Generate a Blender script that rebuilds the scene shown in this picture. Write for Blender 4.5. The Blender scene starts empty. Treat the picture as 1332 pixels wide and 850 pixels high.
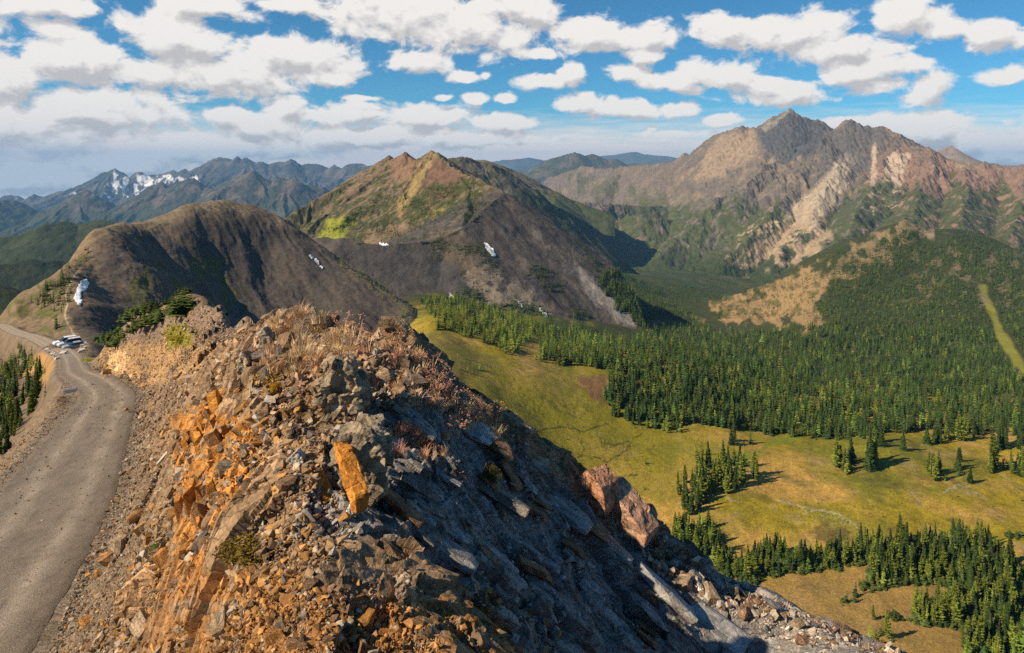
import bpy, math, random
import numpy as np
from mathutils import Vector, Matrix

sc = bpy.context.scene
COL = sc.collection
F = 900.0          # focal length in pixels of a 1332 px wide frame
CX, HZ = 666.0, 215.0
rng = np.random.default_rng(7)
random.seed(7)

def P3(px, py, Y):
    return np.array([(px - CX) / F * Y, Y, (HZ - py) / F * Y])

# ------------------------------------------------------------------ noise
def _h(ix, iy, seed):
    ix = ix.astype(np.int64).astype(np.uint32); iy = iy.astype(np.int64).astype(np.uint32)
    h = ix * np.uint32(374761393) + iy * np.uint32(668265263) + np.uint32((seed * 2246822519) & 0xffffffff)
    h = (h ^ (h >> np.uint32(13))) * np.uint32(1274126177)
    h = (h ^ (h >> np.uint32(16))) * np.uint32(2246822519)
    return h ^ (h >> np.uint32(15))

def h01(ix, iy, seed):
    return _h(ix, iy, seed).astype(np.float32) * np.float32(1 / 4294967296.0)

def perlin(x, y, seed=0):
    x = np.asarray(x, np.float32); y = np.asarray(y, np.float32)
    x0 = np.floor(x); y0 = np.floor(y); fx = x - x0; fy = y - y0
    u = fx * fx * fx * (fx * (fx * 6 - 15) + 10); v = fy * fy * fy * (fy * (fy * 6 - 15) + 10)
    ix = x0.astype(np.int32).view(np.uint32) * np.uint32(374761393); iy = y0.astype(np.int32).view(np.uint32) * np.uint32(668265263)
    sd = np.uint32((seed * 2246822519) & 0xffffffff)
    def g(i, j):
        h = ix + iy + np.uint32((i * 374761393 + j * 668265263) & 0xffffffff) + sd
        h = (h ^ (h >> np.uint32(13))) * np.uint32(1274126177)
        h = h ^ (h >> np.uint32(16))
        return ((h & np.uint32(0xffff)).astype(np.float32) * np.float32(1 / 32768) - 1) * (fx - i) + ((h >> np.uint32(16)).astype(np.float32) * np.float32(1 / 32768) - 1) * (fy - j)
    a = g(0, 0); b = g(1, 0); c = g(0, 1); d = g(1, 1)
    a = a + (b - a) * u; c = c + (d - c) * u
    return (a + (c - a) * v) * np.float32(1.6)

def on(mask, f, *args):
    """evaluate f only where mask holds (0 elsewhere)"""
    o = np.zeros(mask.shape, np.float32)
    if mask.any(): o[mask] = f(*[a[mask] for a in args])
    return o

def fbm(x, y, seed=0, oct=5, gain=.5, lac=2.03):
    s = 0; a = 1; t = 0
    for o in range(oct):
        s = s + a * perlin(x, y, seed + o * 17); t += a
        a *= gain; x = x * lac + 3.7; y = y * lac - 1.3
    return s / t

def ridged(x, y, seed=0, oct=5, gain=.5):
    s = 0; a = 1; t = 0
    for o in range(oct):
        s = s + a * (1 - 2 * np.abs(perlin(x, y, seed + o * 31))); t += a
        a *= gain; x = x * 2.03 + 5.1; y = y * 2.03 + 2.3
    return s / t

def facets(x, y, seed=0, tilt=1.0):
    """blocky broken rock: every voronoi cell is its own tilted plane; returns height and distance-to-border-ish"""
    x0 = np.floor(x); y0 = np.floor(y)
    best = np.full(x.shape, 9e9); sec = np.full(x.shape, 9e9); hh = np.zeros(x.shape)
    for i in (-1, 0, 1):
        for j in (-1, 0, 1):
            cx = x0 + i; cy = y0 + j
            dx = x - (cx + h01(cx, cy, seed)); dy = y - (cy + h01(cx, cy, seed + 1))
            d = dx * dx + dy * dy
            v = h01(cx, cy, seed + 2) + tilt * ((h01(cx, cy, seed + 3) - .5) * dx + (h01(cx, cy, seed + 4) - .5) * dy)
            n = d < best
            sec = np.where(n, best, np.minimum(sec, d))
            hh = np.where(n, v, hh); best = np.where(n, d, best)
    return hh, np.sqrt(sec) - np.sqrt(best)

def sstep(a, b, x):
    t = np.clip((x - a) / (b - a), 0, 1); return t * t * (3 - 2 * t)

def inpoly(px, py, poly):
    r = np.zeros(px.shape, bool); n = len(poly)
    for i in range(n):
        x1, y1 = poly[i]; x2, y2 = poly[(i + 1) % n]
        if y1 == y2: continue
        c = ((y1 > py) != (y2 > py)) & (px < (x2 - x1) * (py - y1) / (y2 - y1) + x1)
        r ^= c
    return r

# ------------------------------------------------------------------ materials
def new_mat(name):
    m = bpy.data.materials.new(name); m.use_nodes = True
    nt = m.node_tree; b = nt.nodes['Principled BSDF']
    return m, nt, b

def mat_attr(name, scale, bump, rough=.95, var=.35, spec=.15, scale2=None):
    """colour from the mesh's own rock/plant colour attribute, broken up by fine procedural noise"""
    m, nt, b = new_mat(name)
    N = nt.nodes; L = nt.links
    at = N.new('ShaderNodeAttribute'); at.attribute_name = 'Col'
    tc = N.new('ShaderNodeTexCoord')
    n1 = N.new('ShaderNodeTexNoise'); n1.inputs['Scale'].default_value = 1 / scale; n1.inputs['Detail'].default_value = 8; n1.inputs['Roughness'].default_value = .65
    L.new(tc.outputs['Object'], n1.inputs['Vector'])
    mr = N.new('ShaderNodeMapRange'); mr.inputs['From Min'].default_value = .3; mr.inputs['From Max'].default_value = .7
    mr.inputs['To Min'].default_value = 1 - var; mr.inputs['To Max'].default_value = 1 + var
    L.new(n1.outputs['Fac'], mr.inputs['Value'])
    mx = N.new('ShaderNodeVectorMath'); mx.operation = 'SCALE'
    L.new(at.outputs['Color'], mx.inputs[0]); L.new(mr.outputs[0], mx.inputs['Scale'])
    L.new(mx.outputs[0], b.inputs['Base Color'])
    b.inputs['Roughness'].default_value = rough
    b.inputs['Specular IOR Level'].default_value = spec
    bp = N.new('ShaderNodeBump'); bp.inputs['Strength'].default_value = 1; bp.inputs['Distance'].default_value = bump
    n2 = N.new('ShaderNodeTexNoise'); n2.inputs['Scale'].default_value = 1 / (scale2 or scale); n2.inputs['Detail'].default_value = 10; n2.inputs['Roughness'].default_value = .7
    L.new(tc.outputs['Object'], n2.inputs['Vector'])
    L.new(n2.outputs['Fac'], bp.inputs['Height']); L.new(bp.outputs[0], b.inputs['Normal'])
    return m

def crack(m, scale, depth, dark=.55):
    nt = m.node_tree; N = nt.nodes; L = nt.links; b = N['Principled BSDF']
    tc = N.new('ShaderNodeTexCoord'); nz = N.new('ShaderNodeTexNoise'); nz.inputs['Scale'].default_value = 1.5 / scale; nz.inputs['Detail'].default_value = 4
    ad = N.new('ShaderNodeVectorMath'); ad.operation = 'MULTIPLY_ADD'; ad.inputs[1].default_value = (scale * .6,) * 3
    L.new(tc.outputs['Object'], nz.inputs['Vector']); L.new(nz.outputs['Color'], ad.inputs[0]); L.new(tc.outputs['Object'], ad.inputs[2])
    mp = N.new('ShaderNodeMapping'); mp.inputs['Rotation'].default_value = (.3, .6, -.3); mp.inputs['Scale'].default_value = (.45 / scale, 1 / scale, 1.6 / scale); L.new(ad.outputs[0], mp.inputs['Vector'])
    vo = N.new('ShaderNodeTexVoronoi'); vo.feature = 'DISTANCE_TO_EDGE'; vo.inputs['Scale'].default_value = 1; L.new(mp.outputs[0], vo.inputs['Vector'])
    v2 = N.new('ShaderNodeTexVoronoi'); v2.inputs['Scale'].default_value = 1; L.new(mp.outputs[0], v2.inputs['Vector'])
    mr = N.new('ShaderNodeMapRange'); mr.inputs['From Max'].default_value = .07; L.new(vo.outputs['Distance'], mr.inputs['Value'])
    bp = N.new('ShaderNodeBump'); bp.inputs['Distance'].default_value = depth; L.new(mr.outputs[0], bp.inputs['Height'])
    old = b.inputs['Normal'].links[0].from_socket; L.new(old, bp.inputs['Normal'])
    sp = N.new('ShaderNodeSeparateXYZ'); L.new(v2.outputs['Color'], sp.inputs[0])
    b2 = N.new('ShaderNodeBump'); b2.inputs['Distance'].default_value = depth * 1.4; L.new(sp.outputs[0], b2.inputs['Height']); L.new(bp.outputs[0], b2.inputs['Normal']); L.new(b2.outputs[0], b.inputs['Normal'])
    oc = b.inputs['Base Color'].links[0].from_socket
    ma = N.new('ShaderNodeMath'); ma.operation = 'MULTIPLY_ADD'; ma.inputs[1].default_value = .6; ma.inputs[2].default_value = .7; L.new(sp.outputs[1], ma.inputs[0])
    sc_ = N.new('ShaderNodeVectorMath'); sc_.operation = 'SCALE'; L.new(oc, sc_.inputs[0]); L.new(ma.outputs[0], sc_.inputs['Scale']); L.new(sc_.outputs[0], b.inputs['Base Color'])
    return m

def mat_plain(name, col, rough=.8, var=.2, scale=1., metal=0., bump=0., spec=.3, transl=0.):
    m, nt, b = new_mat(name)
    N = nt.nodes; L = nt.links
    tc = N.new('ShaderNodeTexCoord'); n1 = N.new('ShaderNodeTexNoise'); n1.inputs['Scale'].default_value = 1 / scale; n1.inputs['Detail'].default_value = 6
    L.new(tc.outputs['Object'], n1.inputs['Vector'])
    cr = N.new('ShaderNodeValToRGB')
    cr.color_ramp.elements[0].position = .3; cr.color_ramp.elements[1].position = .7
    cr.color_ramp.elements[0].color = (*[c * (1 - var) for c in col], 1); cr.color_ramp.elements[1].color = (*[min(1, c * (1 + var)) for c in col], 1)
    L.new(n1.outputs['Fac'], cr.inputs[0])
    if var > .5:
        pass
    L.new(cr.outputs[0], b.inputs['Base Color'])
    b.inputs['Roughness'].default_value = rough; b.inputs['Metallic'].default_value = metal; b.inputs['Specular IOR Level'].default_value = spec
    if bump:
        bp = N.new('ShaderNodeBump'); bp.inputs['Distance'].default_value = bump
        L.new(n1.outputs['Fac'], bp.inputs['Height']); L.new(bp.outputs[0], b.inputs['Normal'])
    return m

def mat_leaf(name, col, var=.35):
    """needle foliage: slightly different green for every tree object and every clump"""
    m, nt, b = new_mat(name)
    N = nt.nodes; L = nt.links
    at = N.new('ShaderNodeAttribute'); at.attribute_name = 'Col'
    oi = N.new('ShaderNodeObjectInfo')
    mr = N.new('ShaderNodeMapRange'); mr.inputs['To Min'].default_value = 1 - var; mr.inputs['To Max'].default_value = 1 + var
    L.new(oi.outputs['Random'], mr.inputs['Value'])
    mx = N.new('ShaderNodeVectorMath'); mx.operation = 'SCALE'
    L.new(at.outputs['Color'], mx.inputs[0]); L.new(mr.outputs[0], mx.inputs['Scale'])
    L.new(mx.outputs[0], b.inputs['Base Color'])
    b.inputs['Roughness'].default_value = .85; b.inputs['Specular IOR Level'].default_value = .12
    tr = N.new('ShaderNodeBsdfTranslucent'); L.new(mx.outputs[0], tr.inputs['Color'])
    ms = N.new('ShaderNodeMixShader'); ms.inputs[0].default_value = .25
    L.new(b.outputs[0], ms.inputs[1]); L.new(tr.outputs[0], ms.inputs[2])
    L.new(ms.outputs[0], nt.nodes['Material Output'].inputs['Surface'])
    return m

# ------------------------------------------------------------------ mesh helpers
def make_mesh(name, V, faces, mat, cols=None, smooth=True, nper=None):
    """V (n,3); faces (m,k) int array"""
    me = bpy.data.meshes.new(name)
    V = np.ascontiguousarray(V, np.float32); faces = np.ascontiguousarray(faces, np.int32)
    m, k = faces.shape
    me.vertices.add(len(V)); me.vertices.foreach_set('co', V.ravel())
    me.loops.add(m * k); me.loops.foreach_set('vertex_index', faces.ravel())
    me.polygons.add(m); me.polygons.foreach_set('loop_start', np.arange(m, dtype=np.int32) * k)
    me.update(calc_edges=True)
    if smooth: me.polygons.foreach_set('use_smooth', np.ones(m, bool))
    else: me.polygons.foreach_set('use_smooth', np.zeros(m, bool))
    if cols is not None:
        a = me.color_attributes.new('Col', 'FLOAT_COLOR', 'POINT')
        c = np.ones((len(V), 4), np.float32); c[:, :3] = np.clip(cols, 0, 1)
        a.data.foreach_set('color', c.ravel())
    me.materials.append(mat)
    return me

def link(name, me, parent=None, **props):
    o = bpy.data.objects.new(name, me); COL.objects.link(o)
    if parent is not None: o.parent = parent
    for k, v in props.items(): o[k] = v
    return o

GRIDS = []
def grid_obj(name, U, Y, Zfun, mat, colfun, smooth=True, kind='structure', split=None):
    """a sheet of terrain over columns U (bearing) and rows Y (distance); returns the grid for later look-up"""
    u, y = np.meshgrid(U, Y)                 # rows = distance
    x = (u - CX) / F * y
    z = Zfun(u, y, x); V3 = None
    if isinstance(z, tuple): z, V3 = z
    py = HZ - z / y * F
    C = colfun(u, py, x, y, z)
    nr, nc = u.shape
    V = (np.stack([x, y, z], -1) if V3 is None else V3).reshape(-1, 3)
    idx = np.arange(nr * nc).reshape(nr, nc)
    fc = np.stack([idx[:-1, :-1], idx[:-1, 1:], idx[1:, 1:], idx[1:, :-1]], -1).reshape(-1, 4)
    obs = []
    if split is None:
        obs.append(link(name, make_mesh(name, V, fc, mat, C.reshape(-1, 3), smooth), kind=kind))
    else:
        yc = ((y[:-1, :-1] + y[1:, 1:]) / 2).ravel(); uc = ((u[:-1, :-1] + u[1:, 1:]) / 2).ravel()
        for nm, sel, mt, sm in split(uc, yc):
            f = fc[sel]; used = np.unique(f); remap = np.full(nr * nc, -1); remap[used] = np.arange(len(used))
            obs.append(link(nm, make_mesh(nm, V[used], remap[f], mt, C.reshape(-1, 3)[used], sm), kind=kind))
    # running minimum of py with distance = what is visible from the camera
    GRIDS.append(dict(U=np.asarray(U), Y=np.asarray(Y), py=py, z=z, name=name, C=C.astype(np.float32)))
    return obs

def hits(px, py, only=None):
    """first terrain met through photo position: distance Y (nan if sky) and grid index"""
    px = np.atleast_1d(np.asarray(px, float)); py = np.atleast_1d(np.asarray(py, float))
    best = np.full(px.shape, np.inf); gi = np.full(px.shape, -1)
    for k, g in enumerate(GRIDS):
        if only is not None and g['name'] not in only: continue
        U = g['U']; j = np.searchsorted(U, px) - 1
        ok = (j >= 0) & (j < len(U) - 1); jj = np.clip(j, 0, len(U) - 2)
        t = (px - U[jj]) / (U[jj + 1] - U[jj])
        for s in range(0, len(px), 4000):
            e = slice(s, s + 4000)
            colp = g['py'][:, jj[e]] * (1 - t[e]) + g['py'][:, jj[e] + 1] * t[e]     # rows x n
            below = colp <= py[e][None, :]
            anyb = below.any(0) & ok[e]; r = below.argmax(0); r0 = np.clip(r - 1, 0, None)
            ar = np.arange(len(r)); a = colp[r0, ar]; b = colp[r, ar]
            w = np.where(np.abs(a - b) > 1e-9, (a - py[e]) / np.where(np.abs(a - b) > 1e-9, a - b, 1), 0); w = np.clip(w, 0, 1)
            Yh = g['Y'][r0] * (1 - w) + g['Y'][r] * w
            Yh = np.where(anyb & (r > 0), Yh, np.inf)
            n = Yh < best[e]
            best[e] = np.where(n, Yh, best[e]); gi[e] = np.where(n, k, gi[e])
    return best, gi

def zat(px, Y, name):
    g = [q for q in GRIDS if q['name'] == name][0]
    px = np.atleast_1d(np.asarray(px, float)); Y = np.atleast_1d(np.asarray(Y, float))
    U = g['U']; R = g['Y']
    j = np.clip(np.searchsorted(U, px) - 1, 0, len(U) - 2); i = np.clip(np.searchsorted(R, Y) - 1, 0, len(R) - 2)
    t = np.clip((px - U[j]) / (U[j + 1] - U[j]), 0, 1); w = np.clip((Y - R[i]) / (R[i + 1] - R[i]), 0, 1)
    z = g['z']
    return (z[i, j] * (1 - t) + z[i, j + 1] * t) * (1 - w) + (z[i + 1, j] * (1 - t) + z[i + 1, j + 1] * t) * w

# thin plate spline of photo height over (bearing, log distance)
class TPS:
    def __init__(s, pts, reg=1e-3):
        p = np.array(pts, float); s.X = np.stack([p[:, 0] / 140., np.log(p[:, 2]) * 2.2], 1)
        n = len(p); K = s.k(np.linalg.norm(s.X[:, None] - s.X[None], axis=-1)) + reg * np.eye(n)
        A = np.zeros((n + 3, n + 3)); A[:n, :n] = K; A[:n, n] = 1; A[:n, n + 1:] = s.X; A[n, :n] = 1; A[n + 1:, :n] = s.X.T
        b = np.zeros(n + 3); b[:n] = p[:, 1]
        s.w = np.linalg.lstsq(A, b, rcond=None)[0]
    def k(s, r): return r * r * np.log(r + 1e-9)
    def __call__(s, u, y):
        a = u / 140.; b = np.log(y) * 2.2
        o = s.w[-3] + s.w[-2] * a + s.w[-1] * b
        for i in range(len(s.X)):
            r2 = (a - s.X[i, 0]) ** 2 + (b - s.X[i, 1]) ** 2
            o = o + s.w[i] * .5 * r2 * np.log(r2 + 1e-12)
        return o

def geom(a, b, n): return np.exp(np.linspace(math.log(a), math.log(b), n))

def ridge_height(x, y, ridges):
    h = np.full(x.shape, -1e9)
    for pts, s in ridges:
        for i in range(len(pts) - 1):
            a = pts[i]; b = pts[i + 1]; d = b[:2] - a[:2]; L2 = d @ d + 1e-9
            t = np.clip(((x - a[0]) * d[0] + (y - a[1]) * d[1]) / L2, 0, 1)
            D = np.hypot(x - a[0] - t * d[0], y - a[1] - t * d[1])
            h = np.maximum(h, a[2] + t * (b[2] - a[2]) - s * D)
    return h

def auto_spurs(crest, every, length, grad, dirs, s, seed=0, sub=True, jit=.3):
    """side ridges running down from a crest polyline, with smaller ones off each"""
    r = np.random.default_rng(seed); out = []
    for i in range(len(crest) - 1):
        a = crest[i]; b = crest[i + 1]; L = np.linalg.norm((b - a)[:2]); n = max(1, int(L / every + r.random()))
        for k in range(n):
            t = (k + r.random()) / n; p = a + (b - a) * t; p = p.copy(); p[2] -= 0.01 * length
            for dv in dirs:
                ang = math.atan2(dv[1], dv[0]) + r.normal() * jit; ln = length * (.6 + .8 * r.random())
                pts = [p]; q = p.copy(); nseg = 5
                for m in range(nseg):
                    ang2 = ang + r.normal() * .25
                    g = grad * (1.35 - .18 * m) * (.85 + .3 * r.random())
                    q = q + np.array([math.cos(ang2), math.sin(ang2), -g]) * ln / nseg
                    pts.append(q.copy())
                    if sub and m < 4:
                        for sd in (-1, 1):
                            if r.random() < .75:
                                an = ang2 + sd * (.7 + .4 * r.random()); l2 = ln * .22 * (.6 + .8 * r.random())
                                e = q + np.array([math.cos(an), math.sin(an), -grad * 1.5]) * l2
                                out.append(([q.copy(), e], s * 1.1))
                out.append((pts, s))
    return out

# ================================================================== CAMERA, SUN, SKY
cam = bpy.data.objects.new('camera', bpy.data.cameras.new('camera')); COL.objects.link(cam)
cam.data.sensor_width = 36; cam.data.lens = F / 1332 * 36; cam.data.shift_y = -(425 - HZ) / 1332
cam.data.clip_start = .1; cam.data.clip_end = 300000
cam.rotation_euler = (math.pi / 2, 0, 0); sc.camera = cam

SUN = Vector((-1, -.42, .0)).normalized() * math.cos(math.radians(36)) + Vector((0, 0, math.sin(math.radians(36))))
sl = bpy.data.lights.new('sun', 'SUN'); sl.energy = 5.0; sl.angle = math.radians(.53); sl.color = (1, .81, .56)
so = bpy.data.objects.new('sun', sl); COL.objects.link(so)
so.rotation_euler = SUN.to_track_quat('Z', 'Y').to_euler()

w = bpy.data.worlds.new('World'); sc.world = w; w.use_nodes = True
def build_world():
    nt = w.node_tree; N = nt.nodes; L = nt.links
    bg = N['Background']; bg.inputs['Strength'].default_value = .14
    sky = N.new('ShaderNodeTexSky'); sky.sky_type = 'NISHITA'; sky.sun_disc = False
    sky.sun_elevation = math.radians(36); sky.sun_rotation = math.atan2(SUN.x, SUN.y); sky.altitude = 2200
    sky.air_density = 1.0; sky.dust_density = .4; sky.ozone_density = 3.0
    def math_(op, a=None, b=None, nt=nt):
        n = nt.nodes.new('ShaderNodeMath'); n.operation = op
        for i, v in enumerate((a, b)):
            if v is None: continue
            if isinstance(v, (int, float)): n.inputs[i].default_value = v
            else: nt.links.new(v, n.inputs[i])
        return n.outputs[0]
    tc = N.new('ShaderNodeTexCoord'); sx = N.new('ShaderNodeSeparateXYZ'); L.new(tc.outputs['Generated'], sx.inputs[0])
    az = math_('ARCTAN2', sx.outputs[0], sx.outputs[1])
    hyp = math_('SQRT', math_('ADD', math_('MULTIPLY', sx.outputs[0], sx.outputs[0]), math_('MULTIPLY', sx.outputs[1], sx.outputs[1])))
    el = math_('ARCTAN2', sx.outputs[2], hyp)
    P = N.new('ShaderNodeCombineXYZ'); L.new(az, P.inputs[0]); L.new(el, P.inputs[1])
    # density group: cumulus banks given by bearing and elevation, edges broken up by noise
    g = bpy.data.node_groups.new('cloud_density', 'ShaderNodeTree')
    g.interface.new_socket('P', in_out='INPUT', socket_type='NodeSocketVector')
    g.interface.new_socket('D', in_out='OUTPUT', socket_type='NodeSocketFloat')
    gi = g.nodes.new('NodeGroupInput'); go = g.nodes.new('NodeGroupOutput')
    ell = [(60,5,70,20,1),(90,75,85,38,1),(10,100,60,40,1),(30,165,85,45,1),(120,140,110,40,1),(195,150,38,18,1),(70,40,40,20,.8),(215,45,70,34,1),(210,95,70,22,.9),
           (300,95,110,36,1),(390,75,75,26,1),(260,60,70,25,.9),(410,100,42,13,1),(270,8,70,17,.9),(370,8,55,13,.9),(510,20,105,30,1),(610,35,105,36,1),(670,12,60,28,1),(540,80,42,16,1),(290,149,34,11,.9),
           (40,230,130,26,1),(150,212,110,22,1),(270,195,100,22,1),(340,165,60,22,1),(372,140,42,20,1),(330,190,110,20,.9),(460,148,62,18,.9),(560,150,62,16,.9),(650,160,60,13,.9),(480,178,190,15,1),(620,180,130,10,.8),(470,128,26,5,.8),
           (605,101,20,8,.8),(619,128,16,8,.8),(657,128,15,8,.8),(575,127,13,6,.7),(700,106,30,11,.9),(748,95,22,13,.9),(690,70,46,9,.7),(632,98,9,6,.6),
           (770,45,62,22,1),(850,48,40,18,1),(840,72,26,12,.8),(950,42,60,22,.9),(1030,42,80,26,1),(1090,62,70,22,1),(1150,88,60,15,.7),(810,94,36,13,.9),(880,105,60,15,.9),(940,98,60,24,1),(1030,120,52,18,1),(1000,110,40,16,.8),(1120,95,60,18,.7),(1205,118,42,20,1),(1150,112,50,15,.7),
           (765,135,36,13,1),(820,143,48,13,1),(880,142,34,11,1),(940,156,27,8,.9),(880,174,45,6,.8),(850,168,10,4,.6),(1185,22,46,26,1),(1225,40,35,18,1),(1285,46,38,18,1),(1330,50,20,15,.8),(1305,102,38,15,1),
           (1150,168,40,18,1),(1205,172,52,24,1),(1265,185,60,20,1),(1300,190,48,22,1),(1320,205,60,12,1),(1090,160,20,8,.7),(120,95,15,8,.5),
           (-150,60,160,60,1),(-120,190,160,50,1),(1500,60,120,40,1),(1480,180,140,40,1),(300,-90,260,55,1),(900,-120,260,60,1),(-500,100,300,90,1),(1900,90,250,70,1)]
    last = None
    for (px, py, rx, ry, s_) in ell:
        a = math.atan((px - CX) / F); ca = math.cos(a); e = math.atan((HZ - py) / F * ca)
        sb = g.nodes.new('ShaderNodeVectorMath'); sb.operation = 'SUBTRACT'; sb.inputs[1].default_value = (a, e, 0); g.links.new(gi.outputs[0], sb.inputs[0])
        ml = g.nodes.new('ShaderNodeVectorMath'); ml.operation = 'MULTIPLY'; ml.inputs[1].default_value = (1.05 * F / rx / ca / ca, 1.1 * F / ry / ca, 0); g.links.new(sb.outputs[0], ml.inputs[0])
        ln = g.nodes.new('ShaderNodeVectorMath'); ln.operation = 'LENGTH'; g.links.new(ml.outputs[0], ln.inputs[0])
        v = math_('SUBTRACT', s_ * .5 + .5, ln.outputs['Value'], nt=g)
        if last is None: last = v
        else:
            m = g.nodes.new('ShaderNodeMath'); m.operation = 'SMOOTH_MAX'; m.inputs[2].default_value = .25
            g.links.new(last, m.inputs[0]); g.links.new(v, m.inputs[1]); last = m.outputs[0]
    last = math_('MAXIMUM', last, -1.2, nt=g)
    nz = g.nodes.new('ShaderNodeTexNoise'); nz.inputs['Scale'].default_value = 1; nz.inputs['Detail'].default_value = 9; nz.inputs['Roughness'].default_value = .59; nz.inputs['Distortion'].default_value = .3
    mp = g.nodes.new('ShaderNodeVectorMath'); mp.operation = 'MULTIPLY'; mp.inputs[1].default_value = (19, 27, 0)
    g.links.new(gi.outputs[0], mp.inputs[0]); g.links.new(mp.outputs[0], nz.inputs['Vector'])
    nn = math_('MULTIPLY', math_('SUBTRACT', nz.outputs['Fac'], .5, nt=g), 3.3, nt=g)
    D = math_('ADD', last, nn, nt=g); g.links.new(D, go.inputs[0])
    def dens(off):
        ad = N.new('ShaderNodeVectorMath'); ad.operation = 'ADD'; ad.inputs[1].default_value = off; L.new(P.outputs[0], ad.inputs[0])
        gn = N.new('ShaderNodeGroup'); gn.node_tree = g; L.new(ad.outputs[0], gn.inputs[0]); return gn.outputs[0]
    d0 = dens((0, 0, 0)); d1 = dens((-.006, .016, 0))
    al = N.new('ShaderNodeMapRange'); al.interpolation_type = 'SMOOTHSTEP'; al.inputs['From Min'].default_value = -.38; al.inputs['From Max'].default_value = .16; L.new(d0, al.inputs[0])
    lit = math_('SUBTRACT', d0, d1)
    lr = N.new('ShaderNodeMapRange'); lr.inputs['From Min'].default_value = -.58; lr.inputs['From Max'].default_value = .16; L.new(lit, lr.inputs[0])
    cc = N.new('ShaderNodeMixRGB'); L.new(lr.outputs[0], cc.inputs[0])
    cc.inputs[1].default_value = (2.9, 2.8, 2.8, 1); cc.inputs[2].default_value = (4.75, 4.55, 4.3, 1)
    # broad thin veil low over the horizon
    vn = N.new('ShaderNodeTexNoise'); vn.inputs['Detail'].default_value = 6; vm = N.new('ShaderNodeVectorMath'); vm.operation = 'MULTIPLY'; vm.inputs[1].default_value = (3, 30, 0)
    L.new(P.outputs[0], vm.inputs[0]); L.new(vm.outputs[0], vn.inputs['Vector'])
    ve = N.new('ShaderNodeMapRange'); ve.interpolation_type = 'SMOOTHSTEP'; ve.inputs['From Min'].default_value = .085; ve.inputs['From Max'].default_value = .02; L.new(math_('ADD', el, math_('MULTIPLY', math_('SUBTRACT', vn.outputs['Fac'], .5), .05)), ve.inputs[0])
    veil = math_('MULTIPLY', ve.outputs[0], .9)
    vx = N.new('ShaderNodeMixRGB'); L.new(veil, vx.inputs[0])
    tn = N.new('ShaderNodeMixRGB'); tn.blend_type = 'MULTIPLY'; tn.inputs[0].default_value = 1; tn.inputs[2].default_value = (.20, .46, .53, 1); L.new(sky.outputs[0], tn.inputs[1]); L.new(tn.outputs[0], vx.inputs[1]); vx.inputs[2].default_value = (5.4, 4.6, 4.2, 1)
    fx = N.new('ShaderNodeMixRGB'); L.new(al.outputs[0], fx.inputs[0]); L.new(vx.outputs[0], fx.inputs[1]); L.new(cc.outputs[0], fx.inputs[2])
    L.new(fx.outputs[0], bg.inputs['Color'])
build_world()

vs = sc.view_settings; sc.display_settings.display_device = 'sRGB'
vs.view_transform = 'Standard'; vs.look = 'None'; vs.gamma = 1; vs.use_curve_mapping = False; vs.exposure = .5
sc.cycles.use_adaptive_sampling = True; sc.cycles.adaptive_threshold = .015
sc.cycles.max_bounces = 4; sc.cycles.diffuse_bounces = 2; sc.cycles.glossy_bounces = 1; sc.cycles.transmission_bounces = 2; sc.cycles.volume_bounces = 0
sc.cycles.use_denoising = False; sc.cycles.denoiser = 'OPENIMAGEDENOISE'
try: sc.cycles.denoising_prefilter = 'ACCURATE'
except Exception: pass

# ================================================================== ROAD LINE
ROADPX = [(-300,1100,13.3),(-180,960,15.7),(-90,850,18.4),(-17,760,22),(32,700,26),(67,650,30.6),(98,593,38),(128,540,49),(139,514,58),(119,494,72),(99,484,88),(95,474,104),(92,466,118),(86,460,130),(76,454,142),(66,449,151),(55,443,170),(43,438,186),(28,434,203),(14,429,226),(5,424,250),(-12,424,262),(-60,440,262)]
RPTS = np.array([P3(*p) for p in ROADPX])
def catmull(P, n):
    out = []
    for i in range(len(P) - 1):
        p0 = P[max(i - 1, 0)]; p1 = P[i]; p2 = P[i + 1]; p3 = P[min(i + 2, len(P) - 1)]
        for t in np.linspace(0, 1, n, endpoint=False):
            out.append(.5 * (2 * p1 + (p2 - p0) * t + (2 * p0 - 5 * p1 + 4 * p2 - p3) * t * t + (3 * p1 - p0 - 3 * p2 + p3) * t ** 3))
    out.append(P[-1]); return np.array(out)
RC = catmull(RPTS, 8)
def road_hw(y): return np.interp(y, [0, 35, 60, 90, 300], [2.55, 2.5, 2.05, 1.8, 1.8])
def road_near(x, y):
    D = np.full(x.shape, 1e9); Z = np.zeros(x.shape)
    m = (y < 300) & (x < 0)
    xs = x[m]; ys = y[m]; d = np.full(xs.shape, 1e9); z = np.zeros(xs.shape)
    for i in range(len(RC) - 1):
        a = RC[i]; b = RC[i + 1]; e = b[:2] - a[:2]; L2 = e @ e + 1e-9
        t = np.clip(((xs - a[0]) * e[0] + (ys - a[1]) * e[1]) / L2, 0, 1)
        q = np.hypot(xs - a[0] - t * e[0], ys - a[1] - t * e[1]); n = q < d
        d = np.where(n, q, d); z = np.where(n, a[2] + t * (b[2] - a[2]), z)
    D[m] = d; Z[m] = z
    return D, Z

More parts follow.
